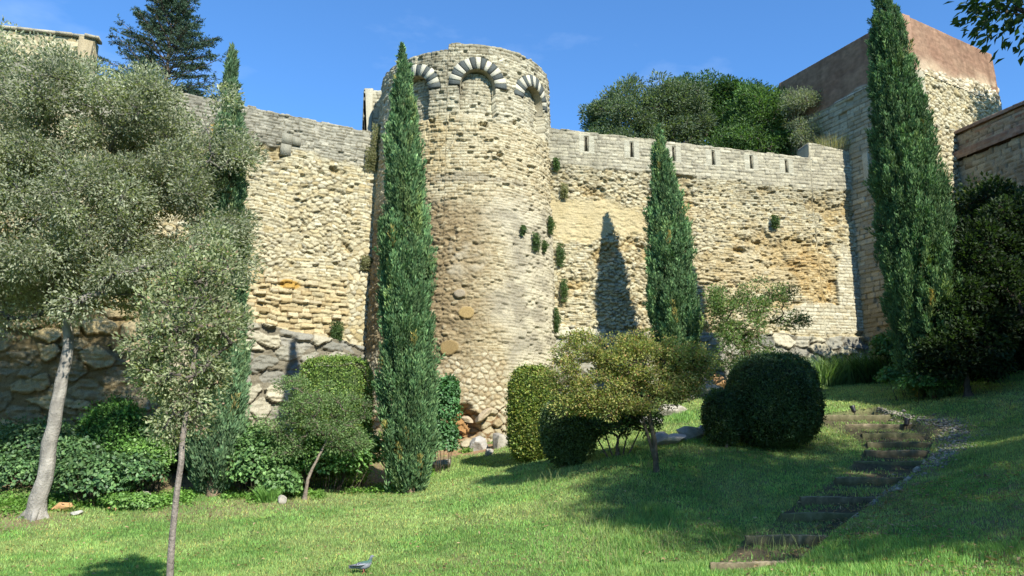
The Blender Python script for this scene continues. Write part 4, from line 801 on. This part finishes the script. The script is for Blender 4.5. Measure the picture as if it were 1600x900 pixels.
b = gp(500, 19, 775); el = [E(480, 635, 19, .7, .6, .35), E(540, 640, 19.2, .6, .6, .35), E(430, 660, 18.9, .5, .5, .3), E(500, 665, 18.9, .8, .6, .25), E(455, 600, 19.1, .3, .4, .25), E(450, 700, 18.8, .4, .4, .3), E(545, 690, 19, .5, .4, .3), E(500, 610, 19, .4, .4, .25)]
tree('small_tree', 'feathery grey green small tree with forked stem between the ivy mounds', 'tree', [gp(476, 18.7, 775), P(482, 745, 18.7), P(497, 715, 18.8), P(510, 690, 18.9)], .04, el, 170, .26, 75, .065, .026, [(.15, .23, .09), (.20, .28, .11), (.11, .18, .07)], 62, bark=(.22, .18, .14), r_tip=.006, flat=.55, twigs=4)
b = gp(1180, 25.5, 590); el = [E(1155, 500, 25.5, 1.1, .8, .9), E(1190, 460, 25.7, 1.0, .7, .5), E(1235, 498, 25.6, .6, .6, .25), E(1150, 540, 25.4, .9, .8, .8), E(1175, 565, 25.2, .8, .7, .6), E(1130, 470, 25.6, .5, .6, .5)]
tree('small_tree', 'airy green bush with reaching branches growing at the foot of the right wall', 'shrub', [b, b+[0, 0, .5], P(1165, 540, 25.5)], .08, el, 120, .32, 90, .09, .045, [(.12, .20, .06), (.16, .25, .08), (.09, .15, .05), (.2, .22, .1)], 63, bark=(.2, .16, .1), r_tip=.009, twigs=5, flat=.6)
def gtop(px, ytop, ybase, Y, w_px):
    """centre and half sizes of a shrub seen between two heights"""
    t = P(px, ytop, Y); bz = g1(t[0], Y); hz = (t[2]-bz)/2; hx = (P(px+w_px/2, 600, Y)-P(px-w_px/2, 600, Y))[0]/2; return np.array([t[0], Y, bz+hz+.02]), hx, hz
BOX = [(.055, .095, .03), (.075, .125, .035), (.04, .075, .025)]
c, hx, hz = gtop(1203, 557, 700, 19.3, 132); topiary('clipped_shrub', 'large dark dome shaped clipped shrub left of the garden steps', c, (hx, hx*.95, hz), 71, BOX, 34000, .05, .035, 2.7)
c, hx, hz = gtop(1125, 612, 690, 19.0, 56); topiary('clipped_shrub', 'small dark clipped shrub tucked against the left side of the large dome', c, (hx, hx, hz), 72, BOX, 9000, .05, .035, 2.4)
c, hx, hz = gtop(832, 574, 715, 21.5, 74); topiary('clipped_shrub', 'bright green clipped upright shrub at the foot of the round tower', c, (hx, hx*.9, hz), 73, [(.13, .19, .03), (.18, .25, .04), (.09, .14, .03), (.26, .26, .05)], 26000, .055, .038, 3.2)
c, hx, hz = gtop(887, 622, 722, 19.2, 84); topiary('clipped_shrub', 'rounded dark green shrub right of the bright upright one', c, (hx, hx*.9, hz), 74, [(.075, .115, .04), (.095, .14, .045), (.055, .09, .03)], 17000, .05, .034, 2.4, .08)
c, hx, hz = gtop(527, 563, 690, 20.9, 106); topiary('clipped_hedge', 'box shaped clipped hedge with flat top left of the tall middle cypress', c, (hx, .6, hz), 75, [(.13, .22, .045), (.17, .27, .055), (.10, .17, .04), (.24, .30, .07)], 30000, .05, .035, 6., .03, group=None, cat='hedge')
b = gp(965, 19.0, 715); el = [E(955, 655, 19, .55, .6, .38), E(1000, 650, 19.1, .45, .5, .4), E(930, 660, 19, .35, .4, .35), E(985, 635, 19, .6, .5, .25)]
tree('multi_stem_shrub', 'dark shrub on several bare stems behind the low spreading tree', 'shrub', [b, b+[0, 0, .2], b+[.03, 0, .4]], .05, el, 90, .2, 80, .07, .045, [(.07, .12, .035), (.10, .16, .04), (.05, .09, .03)], 76, mat=M_GLEAF, bark=(.16, .12, .09), r_tip=.007, twigs=3,
     root_extra=[(b+[.1*k, .03*k, -.1], b+[.28*k, .1, .6], .022, .015) for k in (-2, -1, 1, 2)])
IV = [(.09, .19, .05), (.12, .25, .06), (.06, .13, .04), (.18, .31, .08)]; IVD = [(.07, .14, .055), (.09, .18, .06), (.13, .22, .08), (.05, .10, .04)]
ivy('ivy_mound', 'dark ivy mound just right of the leaning pale trunk', [E(150, 752, 18.2, .95, .8, .62), E(215, 740, 18.4, .5, .6, .42), E(115, 715, 18.7, .6, .6, .45)], 9000, 81, IVD, group='ivy mounds under the left wall')
ivy('ivy_mound', 'bright low ground ivy in front of the stone beside the sapling', [E(210, 785, 17.9, .7, .45, .22), E(235, 715, 18.9, .55, .5, .42)], 5200, 82, [(.13, .25, .05), (.17, .30, .07), (.10, .2, .045)], L=.07, W=.06, group='ivy mounds under the left wall')
ivy('ivy_mound', 'pale leaved ivy mound right of the leftmost cypress', [E(405, 735, 19.2, .75, .7, .75), E(395, 700, 19.6, .6, .6, .5), E(440, 760, 18.8, .45, .5, .35)], 9500, 83, [(.10, .19, .06), (.15, .26, .08), (.07, .14, .04)], group='ivy mounds under the left wall')
ivy('ivy_mound', 'shaded ivy mound beneath the box shaped hedge', [E(510, 725, 20.2, .9, .7, .7), E(560, 710, 20.6, .6, .7, .6), E(450, 720, 19.8, .6, .6, .6)], 9500, 84, IV, group='ivy mounds under the left wall')
ivy('ivy_mound', 'ivy bush hanging just right of the middle cypress by the tower foot', [E(694, 640, 22.5, .42, .4, .75), E(690, 690, 22.4, .45, .4, .7), E(700, 610, 22.6, .3, .3, .4)], 6500, 85, [(.07, .17, .06), (.10, .22, .08), (.05, .12, .045)], group='ivy mounds under the left wall', sub=8)
ivy('ivy_mound', 'dark undergrowth left of the leaning pale trunk', [E(20, 745, 19, .9, .8, .5), E(70, 700, 20, 1.2, .9, .6), E(-50, 740, 19, 1.0, .8, .7)], 11000, 86, IVD, group='ivy mounds under the left wall')
c, hx, hz = gtop(183, 632, 760, 20.5, 90); topiary('round_shrub', 'bright green round shrub in shade behind the dark ivy mound', c, (hx, hx*.9, hz), 87, [(.08, .18, .035), (.11, .24, .05), (.06, .13, .03)], 12000, .075, .05, 2.2, .16, group=None, fuzz=.15)
c, hx, hz = gtop(280, 650, 760, 21, 110); topiary('round_shrub', 'dark shrub behind the sapling stem beneath the boulder footing', c, (hx, hx*.9, hz), 88, IVD, 12000, .075, .05, 2.2, .2, group=None, fuzz=.15)
c, hx, hz = gtop(60, 670, 760, 21.5, 150); topiary('round_shrub', 'dark low shrub against the wall behind the leaning pale trunk', c, (hx, hx*.7, hz), 89, IVD, 15000, .075, .05, 2.2, .2, group=None, fuzz=.15)
# feathery rosemary-like plants
FE = [(.16, .25, .09), (.21, .30, .12), (.11, .19, .07)]
tuft('rosemary_bush', 'feathery upright rosemary bush right of the leftmost cypress', gp(402, 21, 680), 1500, 1.2, .55, 91, FE, .4, .03)
tuft('feathery_weed', 'feathery green weed in front of the ivy at the lawn edge', gp(418, 18.3, 790), 300, .42, .2, 92, [(.14, .27, .06), (.18, .32, .08)], .5, .018)
gps = 'grassy clumps along the foot of the right wall'
for i, (px, Y, n, h, sp, lb) in enumerate([(1285, 28.5, 900, 1.1, .8, 'pale grassy clump right above the dark dome shrub'), (1335, 28.6, 1000, 1.2, .9, 'grassy clump at the right end of the boulder footing'), (1375, 28, 1000, 1.2, .7, 'spiky dark green clump at the inner corner by the square tower'), (1410, 27.5, 900, 1.1, .8, 'shaded leafy clump at the foot of the square tower')]):
    tuft('grass_clump', lb, gp(px, Y, 590), n, h, sp, 95+i, FE if i < 2 else DG+[(.06, .14, .04)], .7, .035, 'plant', gps)
ivy('leafy_bush', 'bright leaved bush at the foot of the tallest cypress', [E(1440, 560, 26, .9, .7, .6), E(1490, 570, 25, .9, .7, .5), E(1400, 545, 27, .8, .6, .6), E(1530, 575, 24, .7, .6, .35)], 9500, 99, [(.07, .17, .04), (.10, .22, .055), (.05, .12, .03)], L=.12, W=.09, cat='shrub')
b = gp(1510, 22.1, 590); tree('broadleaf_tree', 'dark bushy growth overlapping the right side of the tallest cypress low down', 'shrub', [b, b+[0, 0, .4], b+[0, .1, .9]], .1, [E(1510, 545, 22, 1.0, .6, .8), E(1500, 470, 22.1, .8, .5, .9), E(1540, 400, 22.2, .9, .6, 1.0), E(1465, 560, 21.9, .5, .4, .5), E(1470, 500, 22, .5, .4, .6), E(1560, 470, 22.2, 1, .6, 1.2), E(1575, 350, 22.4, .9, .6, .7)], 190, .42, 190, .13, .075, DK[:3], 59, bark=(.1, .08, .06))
ivy('leafy_bush', 'low bright leaves around the bare foot of the tallest cypress', [E(1450, 598, 22.3, .75, .4, .32), E(1400, 590, 23.4, .5, .4, .3)], 3200, 60, [(.07, .17, .04), (.10, .22, .055)], L=.10, W=.08, cat='shrub', sub=8)
tuft('dry_broom', 'dry yellow broom growing on the wall top beside the square tower', [*(RW0+(RW1-RW0)*.955), 14.3]+np.array([-.1, .4, 0]), 500, .7, .8, 100, [(.34, .30, .16), (.25, .26, .12)], .9, .012, nrm=(0, -.05, 0))
# plants rooted in the masonry
def on_wall(px, py, wall='r'):
    if wall == 'r': t, z = rw_u(px, py); d = (RW1-RW0)/LRW; p = RW0+d*t; n = np.array([d[1], -d[0]]); return np.array([p[0]+n[0]*(.03+.02*(14.2-z)), p[1]+n[1]*(.03+.02*(14.2-z)), z]), np.array([n[0], n[1], 0])
    if wall == 'l':
        a = P(px, py, 1.); k = a[:2]; t = (LW0[0]*k[1]-LW0[1]*k[0])/(k[0]*dL[1]-k[1]*dL[0]); p = LW0+dL*t; z = 1.6+(a[2]-1.6)*p[1]; o = .05+.015*(13.9-z); return np.array([p[0]+nL[0]*o, p[1]+nL[1]*o, z]), np.array([nL[0], nL[1], 0])
    a = P(px, py, 1.)
    for Y in np.arange(26, 30, .01):
        p = np.array([a[0]*Y, Y, 1.6+(a[2]-1.6)*Y]); q = p[:2]-ROUND_C
        if np.hypot(*q) <= R_t(p[2])+.02: n = unit(np.array([q[0], q[1], 0])); return p, n
    n = unit(np.array([q[0], q[1], 0])); return p, n
WP = [(857, 352, 't', .45, .22, 'wall plant high on the right edge of the round tower'), (835, 378, 't', .45, .22, 'wall plant on the right flank of the tower below the highest tuft'), (866, 500, 't', .6, .25, 'lowest wall plant on the right flank of the round tower'), (848, 385, 't', .3, .12, 'small wall tuft between the tower plants'),
      (874, 400, 'r', .6, .18, 'plant in the joint between round tower and right wall'), (880, 300, 'r', .4, .15, 'dry plant at the top of the joint beside the round tower'), (1208, 348, 'r', .35, .2, 'wall plant in the upper middle of the right wall'), (523, 518, 'l', .45, .25, 'wall plant above the grey boulder footing of the left wall'),
      (570, 412, 'l', .35, .25, 'pale moss like plant on the left wall near the middle cypress'), (879, 455, 'r', .6, .14, 'straggling plant low in the tower joint'), (815, 360, 't', .25, .1, 'tiny tuft on the tower face left of the wall plants'), (868, 258, 'r', .35, .14, 'dark tuft under the parapet beside the round tower'), (592, 215, 'l', .7, .4, 'dry creeper on the wall top left of the middle cypress'), (580, 250, 'l', .6, .35, 'dry creeper hanging beneath the stump of parapet')]
for i, (px, py, wl, h, sp, lb) in enumerate(WP):
    p, n = on_wall(px, py, wl); r = np.random.default_rng(300+i); m = int(900*sp/.2); dry = 'dry' in lb or 'pale' in lb
    t_ = unit(np.cross(n, [0, 0, 1.])); a = np.clip(r.normal(size=m), -1.7, 1.7)*sp*.45; bz = np.clip(r.normal(size=m), -1.7, 1.7)*h*.40; o_ = np.abs(r.normal(size=m))*.09*(1-np.minimum(1, np.abs(bz)/h))
    Pp = p+t_*a[:, None]+np.array([0, 0, 1.])*bz[:, None]+n*(o_+.03)[:, None]; D = unit(n*.5+rsph(m, r)*.7+[0, 0, -.2]); C = leafcol(m, r, [(.22, .21, .11), (.17, .18, .08)] if dry else [(.07, .12, .04), (.10, .16, .05), (.05, .09, .03)])
    Vl, Fl, Cl = leaf_quads(Pp, D, unit(n+rsph(m, r)*.6), .075*r.uniform(.6, 1.3, m), .03*r.uniform(.7, 1.3, m), C); tag(obj('wall_plant', mesh_np('wall_plant', Vl, Fl, Cl), M_LEAF), lb, 'plant', 'plants rooted in the masonry')

# ------------------------------------------------------------------ rocks
def rk(px, py, Y, sz, seed, lb, col=(.46, .43, .37), rz=0., grp='loose rocks in the garden', sink=.3, tilt=0., **k):
    p = gp(px, Y, py); p[2] += sz[2]*(1-sink*2); rock('rock', lb, p, np.array(sz)*1.0, seed, col, rz, 'rock', grp, tilt=tilt, **k)
RKS = [(1048, 690, 19.5, (.42, .35, .17), 'flat grey rock right of the small spreading tree'), (1078, 678, 19.9, (.40, .35, .24), 'cracked pale rock left of the clipped shrubs'), (1100, 662, 20.6, (.28, .28, .18), 'upper rock beside the small clipped shrub'),
       (1032, 676, 20.4, (.30, .3, .16), 'low pale rock half behind the small spreading tree'), (1050, 632, 24.5, (.75, .4, .2), 'long white rock ledge on the lawn behind the spreading tree'), (1010, 645, 23.5, (.5, .4, .2), 'grey rock ledge seen through the spreading tree branches'),
       (1075, 612, 26.5, (.55, .4, .38), 'cut pale block at the foot of the right wall'), (1108, 606, 26.6, (.55, .4, .33), 'grey cut block beside the pale one under the right wall'), (1120, 578, 27.8, (.45, .4, .4), 'rounded orange boulder behind the small bush'), (1100, 590, 27.4, (.4, .4, .35), 'cream boulder between the cut blocks and the wall'),
       (748, 690, 25.6, (.34, .3, .32), 'dark broken boulder left in the hole of the tower foot'), (783, 690, 25.2, (.36, .3, .30), 'pale boulder against the tower foot by the bright shrub'), (764, 710, 24.2, (.13, .12, .14), 'small white pointed stone on the lawn before the tower'), (693, 708, 23.2, (.36, .3, .16), 'flat pale stone right of the middle cypress'),
       (228, 757, 18.4, (.30, .22, .17), 'pale stone between the ivy and the sapling'), (-2, 705, 19.5, (.40, .4, .5), 'rounded grey boulder at the far left edge'), (100, 790, 17.6, (.24, .2, .12), 'earthy stone right of the leaning trunk foot'), (440, 783, 18.2, (.13, .12, .13), 'small pale stone at the edge of the middle ivy'),
       (120, 800, 17.2, (.16, .12, .06), 'flat pebbly stone on the lawn edge near the leaning trunk'), (178, 775, 17.6, (.15, .12, .07), 'reddish small stone under the dark ivy mound')]
for i, (px, py, Y, sz, lb) in enumerate(RKS):
    col = (.42, .25, .12) if ('earthy' in lb or 'orange' in lb or 'reddish' in lb) else (.31, .285, .235) if ('pale' in lb or 'white' in lb or 'cream' in lb) else (.36, .34, .3)
    rk(px, py, Y, sz, 400+i, lb, col, rz=(i*37 % 30-15)/20., tilt=.12*((i % 3)-1), sink=.22)
# tumbled blocks inside the broken tower foot
for i, (px, py, sz, lb, tl) in enumerate([(752, 652, (.42, .28, .16), 'tilted slab leaning inside the broken foot of the tower', -.55), (728, 655, (.26, .2, .11), 'upper broken slab in the hole of the tower foot', .3)]):
    p, n = on_wall(px, py, 't'); rock('rock', lb, p+n*.05, sz, 450+i, (.36, .29, .19), .15, 'rock', 'loose rocks in the garden', tilt=tl, e=5)

# ------------------------------------------------------------------ garden steps, lamps
gs = thing('garden_steps', 'flight of weathered timber edged steps climbing the shaded lawn', 'steps', (SP[0, 0], SP[0, 1], SP[0, 2]))
r = np.random.default_rng(55)
for i, s in enumerate(SP):
    nx = 28; xs = np.linspace(-1, 1, nx)*s[3]; yaw = r.uniform(-.06, .06); mb = MB(); prof = [(-.035, -.25), (-.04, -.012), (-.03, .004), (.03, .006), (.04, -.005), (.04, -.25)]
    V = []
    for x in xs:
        wv = .012*math.sin(x*5+i)+r.normal()*.004
        for (a, b_) in prof: V.append([s[0]+x, s[1]+a+yaw*x+r.normal()*.003, s[2]-.015+b_+wv*.7+(.07 if i == 0 else 0)])
    m = len(prof); Fq = [[q*m+k, q*m+(k+1) % m, (q+1)*m+(k+1) % m, (q+1)*m+k] for q in range(nx-1) for k in range(m)]
    V += V[:m]+V[(nx-1)*m:nx*m]; e0 = nx*m; Fq += [[e0, e0+1, e0+4, e0+5], [e0+1, e0+2, e0+3, e0+4], [e0+m+5, e0+m+4, e0+m+1, e0+m], [e0+m+4, e0+m+3, e0+m+2, e0+m+1]]
    cc = np.array((.13, .11, .065))*r.uniform(.7, 1.3, (len(V), 1)); tp_ = np.array(V)[:, 2] > s[2]-.018+(.07 if i == 0 else 0); cc[tp_] = np.array((.27, .22, .14))*r.uniform(.6, 1.2, (int(tp_.sum()), 1)); cc[:] = lerp(cc, np.array((.10, .12, .045)), .25*(i % 3))  # paler top vertices paint the lit upper edge of the riser
    obj('step', mesh_np('step', np.array(V), np.array(Fq), cc), M_WOOD, gs)
def spot(px, py, Y, lb, rz):
    b = gp(px, Y, py); root = thing('garden_lamp', lb, 'garden lamp', b, 'black spike lamps beside the steps')
    mb = MB(); V, Fq = loft([b-[0, 0, .1], b+[0, 0, .06], b+[0, 0, .14]], [.012, .014, .014], 8); mb.add(V, Fq, (.02, .02, .02)); obj('spike', mb.mesh('spike'), M_BLACK, root)
    d = np.array([math.cos(rz)*.35, math.sin(rz)*.35, .9]); d /= np.linalg.norm(d); h0 = b+[0, 0, .12]
    mb = MB(); V, Fq = loft([h0, h0+d*.015, h0+d*.05, h0+d*.15, h0+d*.19, h0+d*.2], [.005, .04, .055, .065, .075, .07], 16); mb.add(V, Fq, (.02, .02, .022))
    for k in range(4): V, Fq = loft([h0+d*(.03+.025*k), h0+d*(.035+.025*k)], [.072, .072], 16); mb.add(V, Fq, (.02, .02, .022))
    obj('housing', mb.mesh('housing', True), M_BLACK, root)
    mb = MB(); V, Fq = loft([h0+d*.196, h0+d*.2, h0+d*.204], [.066, .05, .001], 16); mb.add(V, Fq, (.1, .11, .12)); obj('lens', mb.mesh('lens', True), M_GLASS, root)
spot(1335, 640, 22.3, 'black spike lamp at the top of the steps', 2.); spot(1416, 668, 20.6, 'black spike lamp on the right side of the steps', .5)
# pebbles: countless chips spilling beside the steps
r = np.random.default_rng(66); n = 1500; yy = r.uniform(13.5, 22.5, n); cx = np.interp(yy, SP[:, 1], SP[:, 0]); hw = np.interp(yy, SP[:, 1], SP[:, 3]); arc = .15+.75*np.sin(np.clip((yy-14.5)/7.5, 0, 1)*math.pi)
xx = cx+hw+arc*r.normal(.75, .28, n); keep = (xx > cx+hw-.35) & (fbm(xx*2, yy*2, 67, 3)+.25*(yy > 14.5) > .60+.0*xx); xx = xx[keep]; yy = yy[keep]; n = len(xx); zz = G(xx, yy); s = r.uniform(.015, .05, n)
oc = np.array([[1, 0, 0], [0, 1, 0], [-1, 0, 0], [0, -1, 0], [0, 0, .6], [0, 0, -.5]]); of = np.array([[0, 1, 4], [1, 2, 4], [2, 3, 4], [3, 0, 4], [1, 0, 5], [2, 1, 5], [3, 2, 5], [0, 3, 5]])
ed_ = [(1372, 643, 22.2), (1420, 662, 21.2), (1470, 682, 20.2), (1496, 702, 19), (1492, 728, 17.8), (1462, 748, 16.6), (1425, 765, 15.8), (1372, 780, 15.0)]
ep = np.array([P(*e)[:2] for e in ed_]); q = r.uniform(0, len(ep)-1, 190); qi = np.minimum(q.astype(int), len(ep)-2); eq = ep[qi]+(ep[qi+1]-ep[qi])*(q-qi)[:, None]+r.normal(size=(190, 2))*.16
xx = np.concatenate([xx, eq[:, 0]]); yy = np.concatenate([yy, eq[:, 1]]); s = np.concatenate([s, r.uniform(.02, .085, 190)]); n = len(xx); zz = G(xx, yy)
V = (oc[None]*(s[:, None, None]*r.uniform(.6, 1.4, (n, 6, 1)))+np.stack([xx, yy, zz+s*.25], 1)[:, None]).reshape(-1, 3); Fq = (of[None]+np.arange(n)[:, None, None]*6).reshape(-1, 3)
tag(obj('pebbles', mesh_np('pebbles', V, Fq, np.repeat(np.array((.30, .27, .21))*r.uniform(.45, 1.2, (n, 1)), 6, axis=0)), M_ROCK), 'pale stone chips scattered beside the garden steps', 'pebbles', kind='stuff')
# fallen leaves on the lower right lawn
n = 2600; xx = r.uniform(3, 9, n); yy = r.uniform(9.2, 15, n); keep = fbm(xx*.9, yy*.9, 68, 3)+.05*(xx-5) > .55; xx = xx[keep]; yy = yy[keep]; n = len(xx); Pp = np.stack([xx, yy, G(xx, yy)+r.uniform(.02, .05, n)], 1)
n2 = 1500; x2 = r.uniform(-9, 7, n2); y2 = r.uniform(10.5, 21, n2); Pp = np.concatenate([Pp, np.stack([x2, y2, G(x2, y2)+r.uniform(.03, .07, n2)], 1)]); n = len(Pp)
Vl, Fl, Cl = leaf_quads(Pp, unit(rsph(n, r)*[1, 1, .2]), unit(rsph(n, r)*.4+[0, 0, 1]), r.uniform(.05, .09, n), r.uniform(.025, .05, n), leafcol(n, r, [(.3, .2, .11), (.4, .3, .17), (.2, .13, .07)])); tag(obj('fallen_leaves', mesh_np('fallen_leaves', Vl, Fl, Cl), M_LEAF), 'dry brown leaves fallen about the lawn, thickest at the lower right', 'leaves', kind='stuff')

# ------------------------------------------------------------------ grass
r = np.random.default_rng(77)
def lawn(n, d0, d1, seed, hs=1., ws=1.):
    r = np.random.default_rng(seed); Y_ = d0*(d1/d0)**r.random(n); t = r.uniform(-.69, .69, n); X_ = Y_*t
    dd = dirt(X_, Y_); thin = r.random(n) > dd*.93+.3*(fbm(X_*1.5, Y_*1.5, 78) < .36); X_, Y_, dd = X_[thin], Y_[thin], dd[thin]
    ok = np.hypot(X_-ROUND_C[0], Y_-ROUND_C[1]) > 3.9; ok &= ~((X_ > 1) & (Y_ > 29.0+.19*(X_-1.3))); X_, Y_ = X_[ok], Y_[ok]; n = len(X_); Z_ = G(X_, Y_)
    f = fbm(X_*.7, Y_*.7, 51); f3 = fbm(X_*.35+4, Y_*.35, 79, 3); tall = 1+1.3*ss(.55, .75, fbm(X_*.6, Y_*.6, 80, 3))*((X_ > .2) & (X_ < 7))
    h = r.uniform(.028, .058, n)*hs*tall*(.8+.02*Y_); w_ = (.005+.0009*Y_)*ws*r.uniform(.7, 1.3, n); a = r.uniform(0, 6.28, n); ln = r.uniform(0, .75, n)
    b = np.stack([X_, Y_, Z_-.005], 1); tip = b+np.stack([np.cos(a)*ln*h, np.sin(a)*ln*h, h], 1); q = r.uniform(0, 6.28, n); sd = np.stack([np.cos(q), np.sin(q), 0*q], 1)*w_[:, None]*.5
    V = np.stack([b-sd, b+sd, tip], 1).reshape(-1, 3); c = lerp((.18, .325, .085), (.27, .365, .125), ss(.38, .62, f*.45+f3*.35+.2*fbm(X_*2.3, Y_*2.3, 86, 2))); c = c*(.75+.5*fbm(X_*3, Y_*3, 87, 2))[:, None]*r.uniform(.6, 1.4, (n, 1)); dry = r.random(n) < .10; c[dry] = c[dry]*[1.7, 1.15, 1.1]
    return V, np.arange(3*n).reshape(-1, 3), np.repeat(c, 3, axis=0)
V, Fq, C = lawn(620000, 9.6, 31, 781)
tag(obj('grass', mesh_np('grass', V, Fq, C), M_GRASS), 'mown green lawn sloping up to the walls', 'grass', kind='stuff')
n = 900; X_ = r.uniform(.2, 4.6, n); Y_ = r.uniform(12, 18.5, n); k = fbm(X_*1.5, Y_*1.5, 83, 3) > .5; X_, Y_ = X_[k], Y_[k]; n = len(X_); b = np.stack([X_, Y_, G(X_, Y_)], 1); h = r.uniform(.12, .34, n); a = r.uniform(0, 6.28, n); m1 = b+np.stack([np.cos(a)*.12*h, np.sin(a)*.12*h, h*.6], 1); m2 = m1+np.stack([np.cos(a)*.3*h, np.sin(a)*.3*h, h*.4], 1)
V1, F1 = tube_vf(b, m1, .005, .004, 3); V2, F2 = tube_vf(m1, m2, .004, .002, 3); tag(obj('tall_grass', mesh_np('tall_grass', np.concatenate([V1, V2]), np.concatenate([F1, F2+len(V1)]), np.tile([.26, .30, .12], (len(V1)+len(V2), 1))), M_GRASS), 'scattered uncut grass stalks in the middle of the lawn', 'grass', kind='stuff')

# low weeds creeping out of the planted strip
n = 16000; X_ = r.uniform(-13, -1.2, n); ln_ = np.interp(X_, [-26, -13, -8, -5, -2.5, -1.5, 0], [17.5, 17.6, 18.6, 19.5, 21, 26, 27.5]); Y_ = ln_+r.normal(-.35, .45, n); k = fbm(X_*1.6, Y_*1.6, 84, 3) > .47; X_, Y_ = X_[k], Y_[k]; n = len(X_)
Pp = np.stack([X_, Y_, G(X_, Y_)+r.uniform(.01, .13, n)*fbm(X_*3, Y_*3, 85, 3)*1.6], 1); Vl, Fl, Cl = leaf_quads(Pp, unit(rsph(n, r)*[1, 1, .5]), unit(rsph(n, r)*.6+[0, 0, 1]), r.uniform(.04, .09, n), r.uniform(.03, .07, n), leafcol(n, r, [(.16, .30, .06), (.20, .36, .08), (.12, .22, .05)]))
tag(obj('ground_cover', mesh_np('ground_cover', Vl, Fl, Cl), M_LEAF), 'bright low weeds along the edge of the lawn under the ivy', 'weeds', kind='stuff')

# ------------------------------------------------------------------ pigeon
pg_ = P(568, 896, 12.0); bz = g1(pg_[0], pg_[1]); b = np.array([pg_[0], pg_[1], bz])
root = thing('pigeon', 'grey pigeon with dark neck walking on the lawn at the bottom edge', 'pigeon', b)
z0 = .06
sp_ = np.array([[-.215, 0, .105], [-.17, 0, .108], [-.12, 0, .112], [-.08, 0, .118], [-.03, 0, .122], [.02, 0, .128], [.055, 0, .145], [.08, 0, .172], [.092, 0, .20], [.098, 0, .225], [.105, 0, .243], [.118, 0, .252], [.132, 0, .25], [.14, 0, .247]])
rd = [(.022, .003), (.028, .006), (.03, .014), (.042, .032), (.055, .05), (.058, .056), (.05, .05), (.036, .036), (.026, .027), (.021, .022), (.021, .022), (.019, .019), (.011, .011), (.002, .002)]
rd = [(a_, b_) for a_, b_ in rd]; V, Fq = loft(sp_+b, rd, 16); Vn = (V-b)
c = np.tile([.22, .23, .26], (len(V), 1)); c[Vn[:, 2] > .16] = (.07, .09, .10); c[(Vn[:, 2] > .165) & (Vn[:, 2] < .205)] = (.06, .13, .10); c[Vn[:, 2] > .225] = (.15, .17, .2); c[Vn[:, 0] < -.17] = (.06, .065, .075)
obj('body', mesh_np('body', V, Fq, c, True), M_FEATHER, root)
for sgn in (-1, 1):
    wsp = np.array([[-.19, sgn*.018, .122], [-.13, sgn*.034, .128], [-.07, sgn*.050, .135], [-.01, sgn*.055, .142], [.035, sgn*.047, .145]]); V, Fq = loft(wsp+b, [(.004, .006), (.008, .02), (.010, .032), (.010, .034), (.004, .012)], 12)
    Vn = V-b; c = np.tile([.27, .28, .30], (len(V), 1)); c[Vn[:, 0] < -.12] = (.12, .12, .13)
    obj('wing', mesh_np('wing', V, Fq, c, True), M_FEATHER, root)
    mb = MB()
    for x0 in (-.055, -.085):
        V, Fq = loft(np.array([[x0, sgn*.062, .165], [x0-.012, sgn*.066, .14], [x0-.022, sgn*.062, .115]])+b, [.004, .006, .004], 8); mb.add(V, Fq, (.03, .03, .035))
    obj('wing_bar', mb.mesh('wing_bar', True), M_FEATHER, root)
    mb = MB(); V, Fq = loft(np.array([[.0, sgn*.022, .085], [.005, sgn*.022, .045], [-.002+.02*sgn, sgn*.024, .004]])+b, [.009, .005, .004], 8); mb.add(V, Fq, (.4, .12, .1))
    for t_ in (-.5, 0, .5, 3.14): V, Fq = loft(np.array([[.02*sgn, sgn*.024, .006], [.02*sgn+.03*math.cos(t_), sgn*.024+.03*math.sin(t_), .002]])+b, [.004, .002], 6); mb.add(V, Fq, (.4, .12, .1))
    obj('leg', mb.mesh('leg', True), M_FEATHER, root)
    mb = MB(); V, Fq = loft(np.array([[.115, sgn*.017, .255], [.115, sgn*.0205, .255]])+b, [.004, .002], 8); mb.add(V, Fq, (.5, .15, .03)); obj('eye', mb.mesh('eye', True), M_BLACK, root)
mb = MB(); V, Fq = loft(np.array([[.132, 0, .25], [.148, 0, .246], [.16, 0, .24]])+b, [.006, .004, .001], 8); mb.add(V, Fq, (.05, .045, .045)); obj('beak', mb.mesh('beak', True), M_BLACK, root)
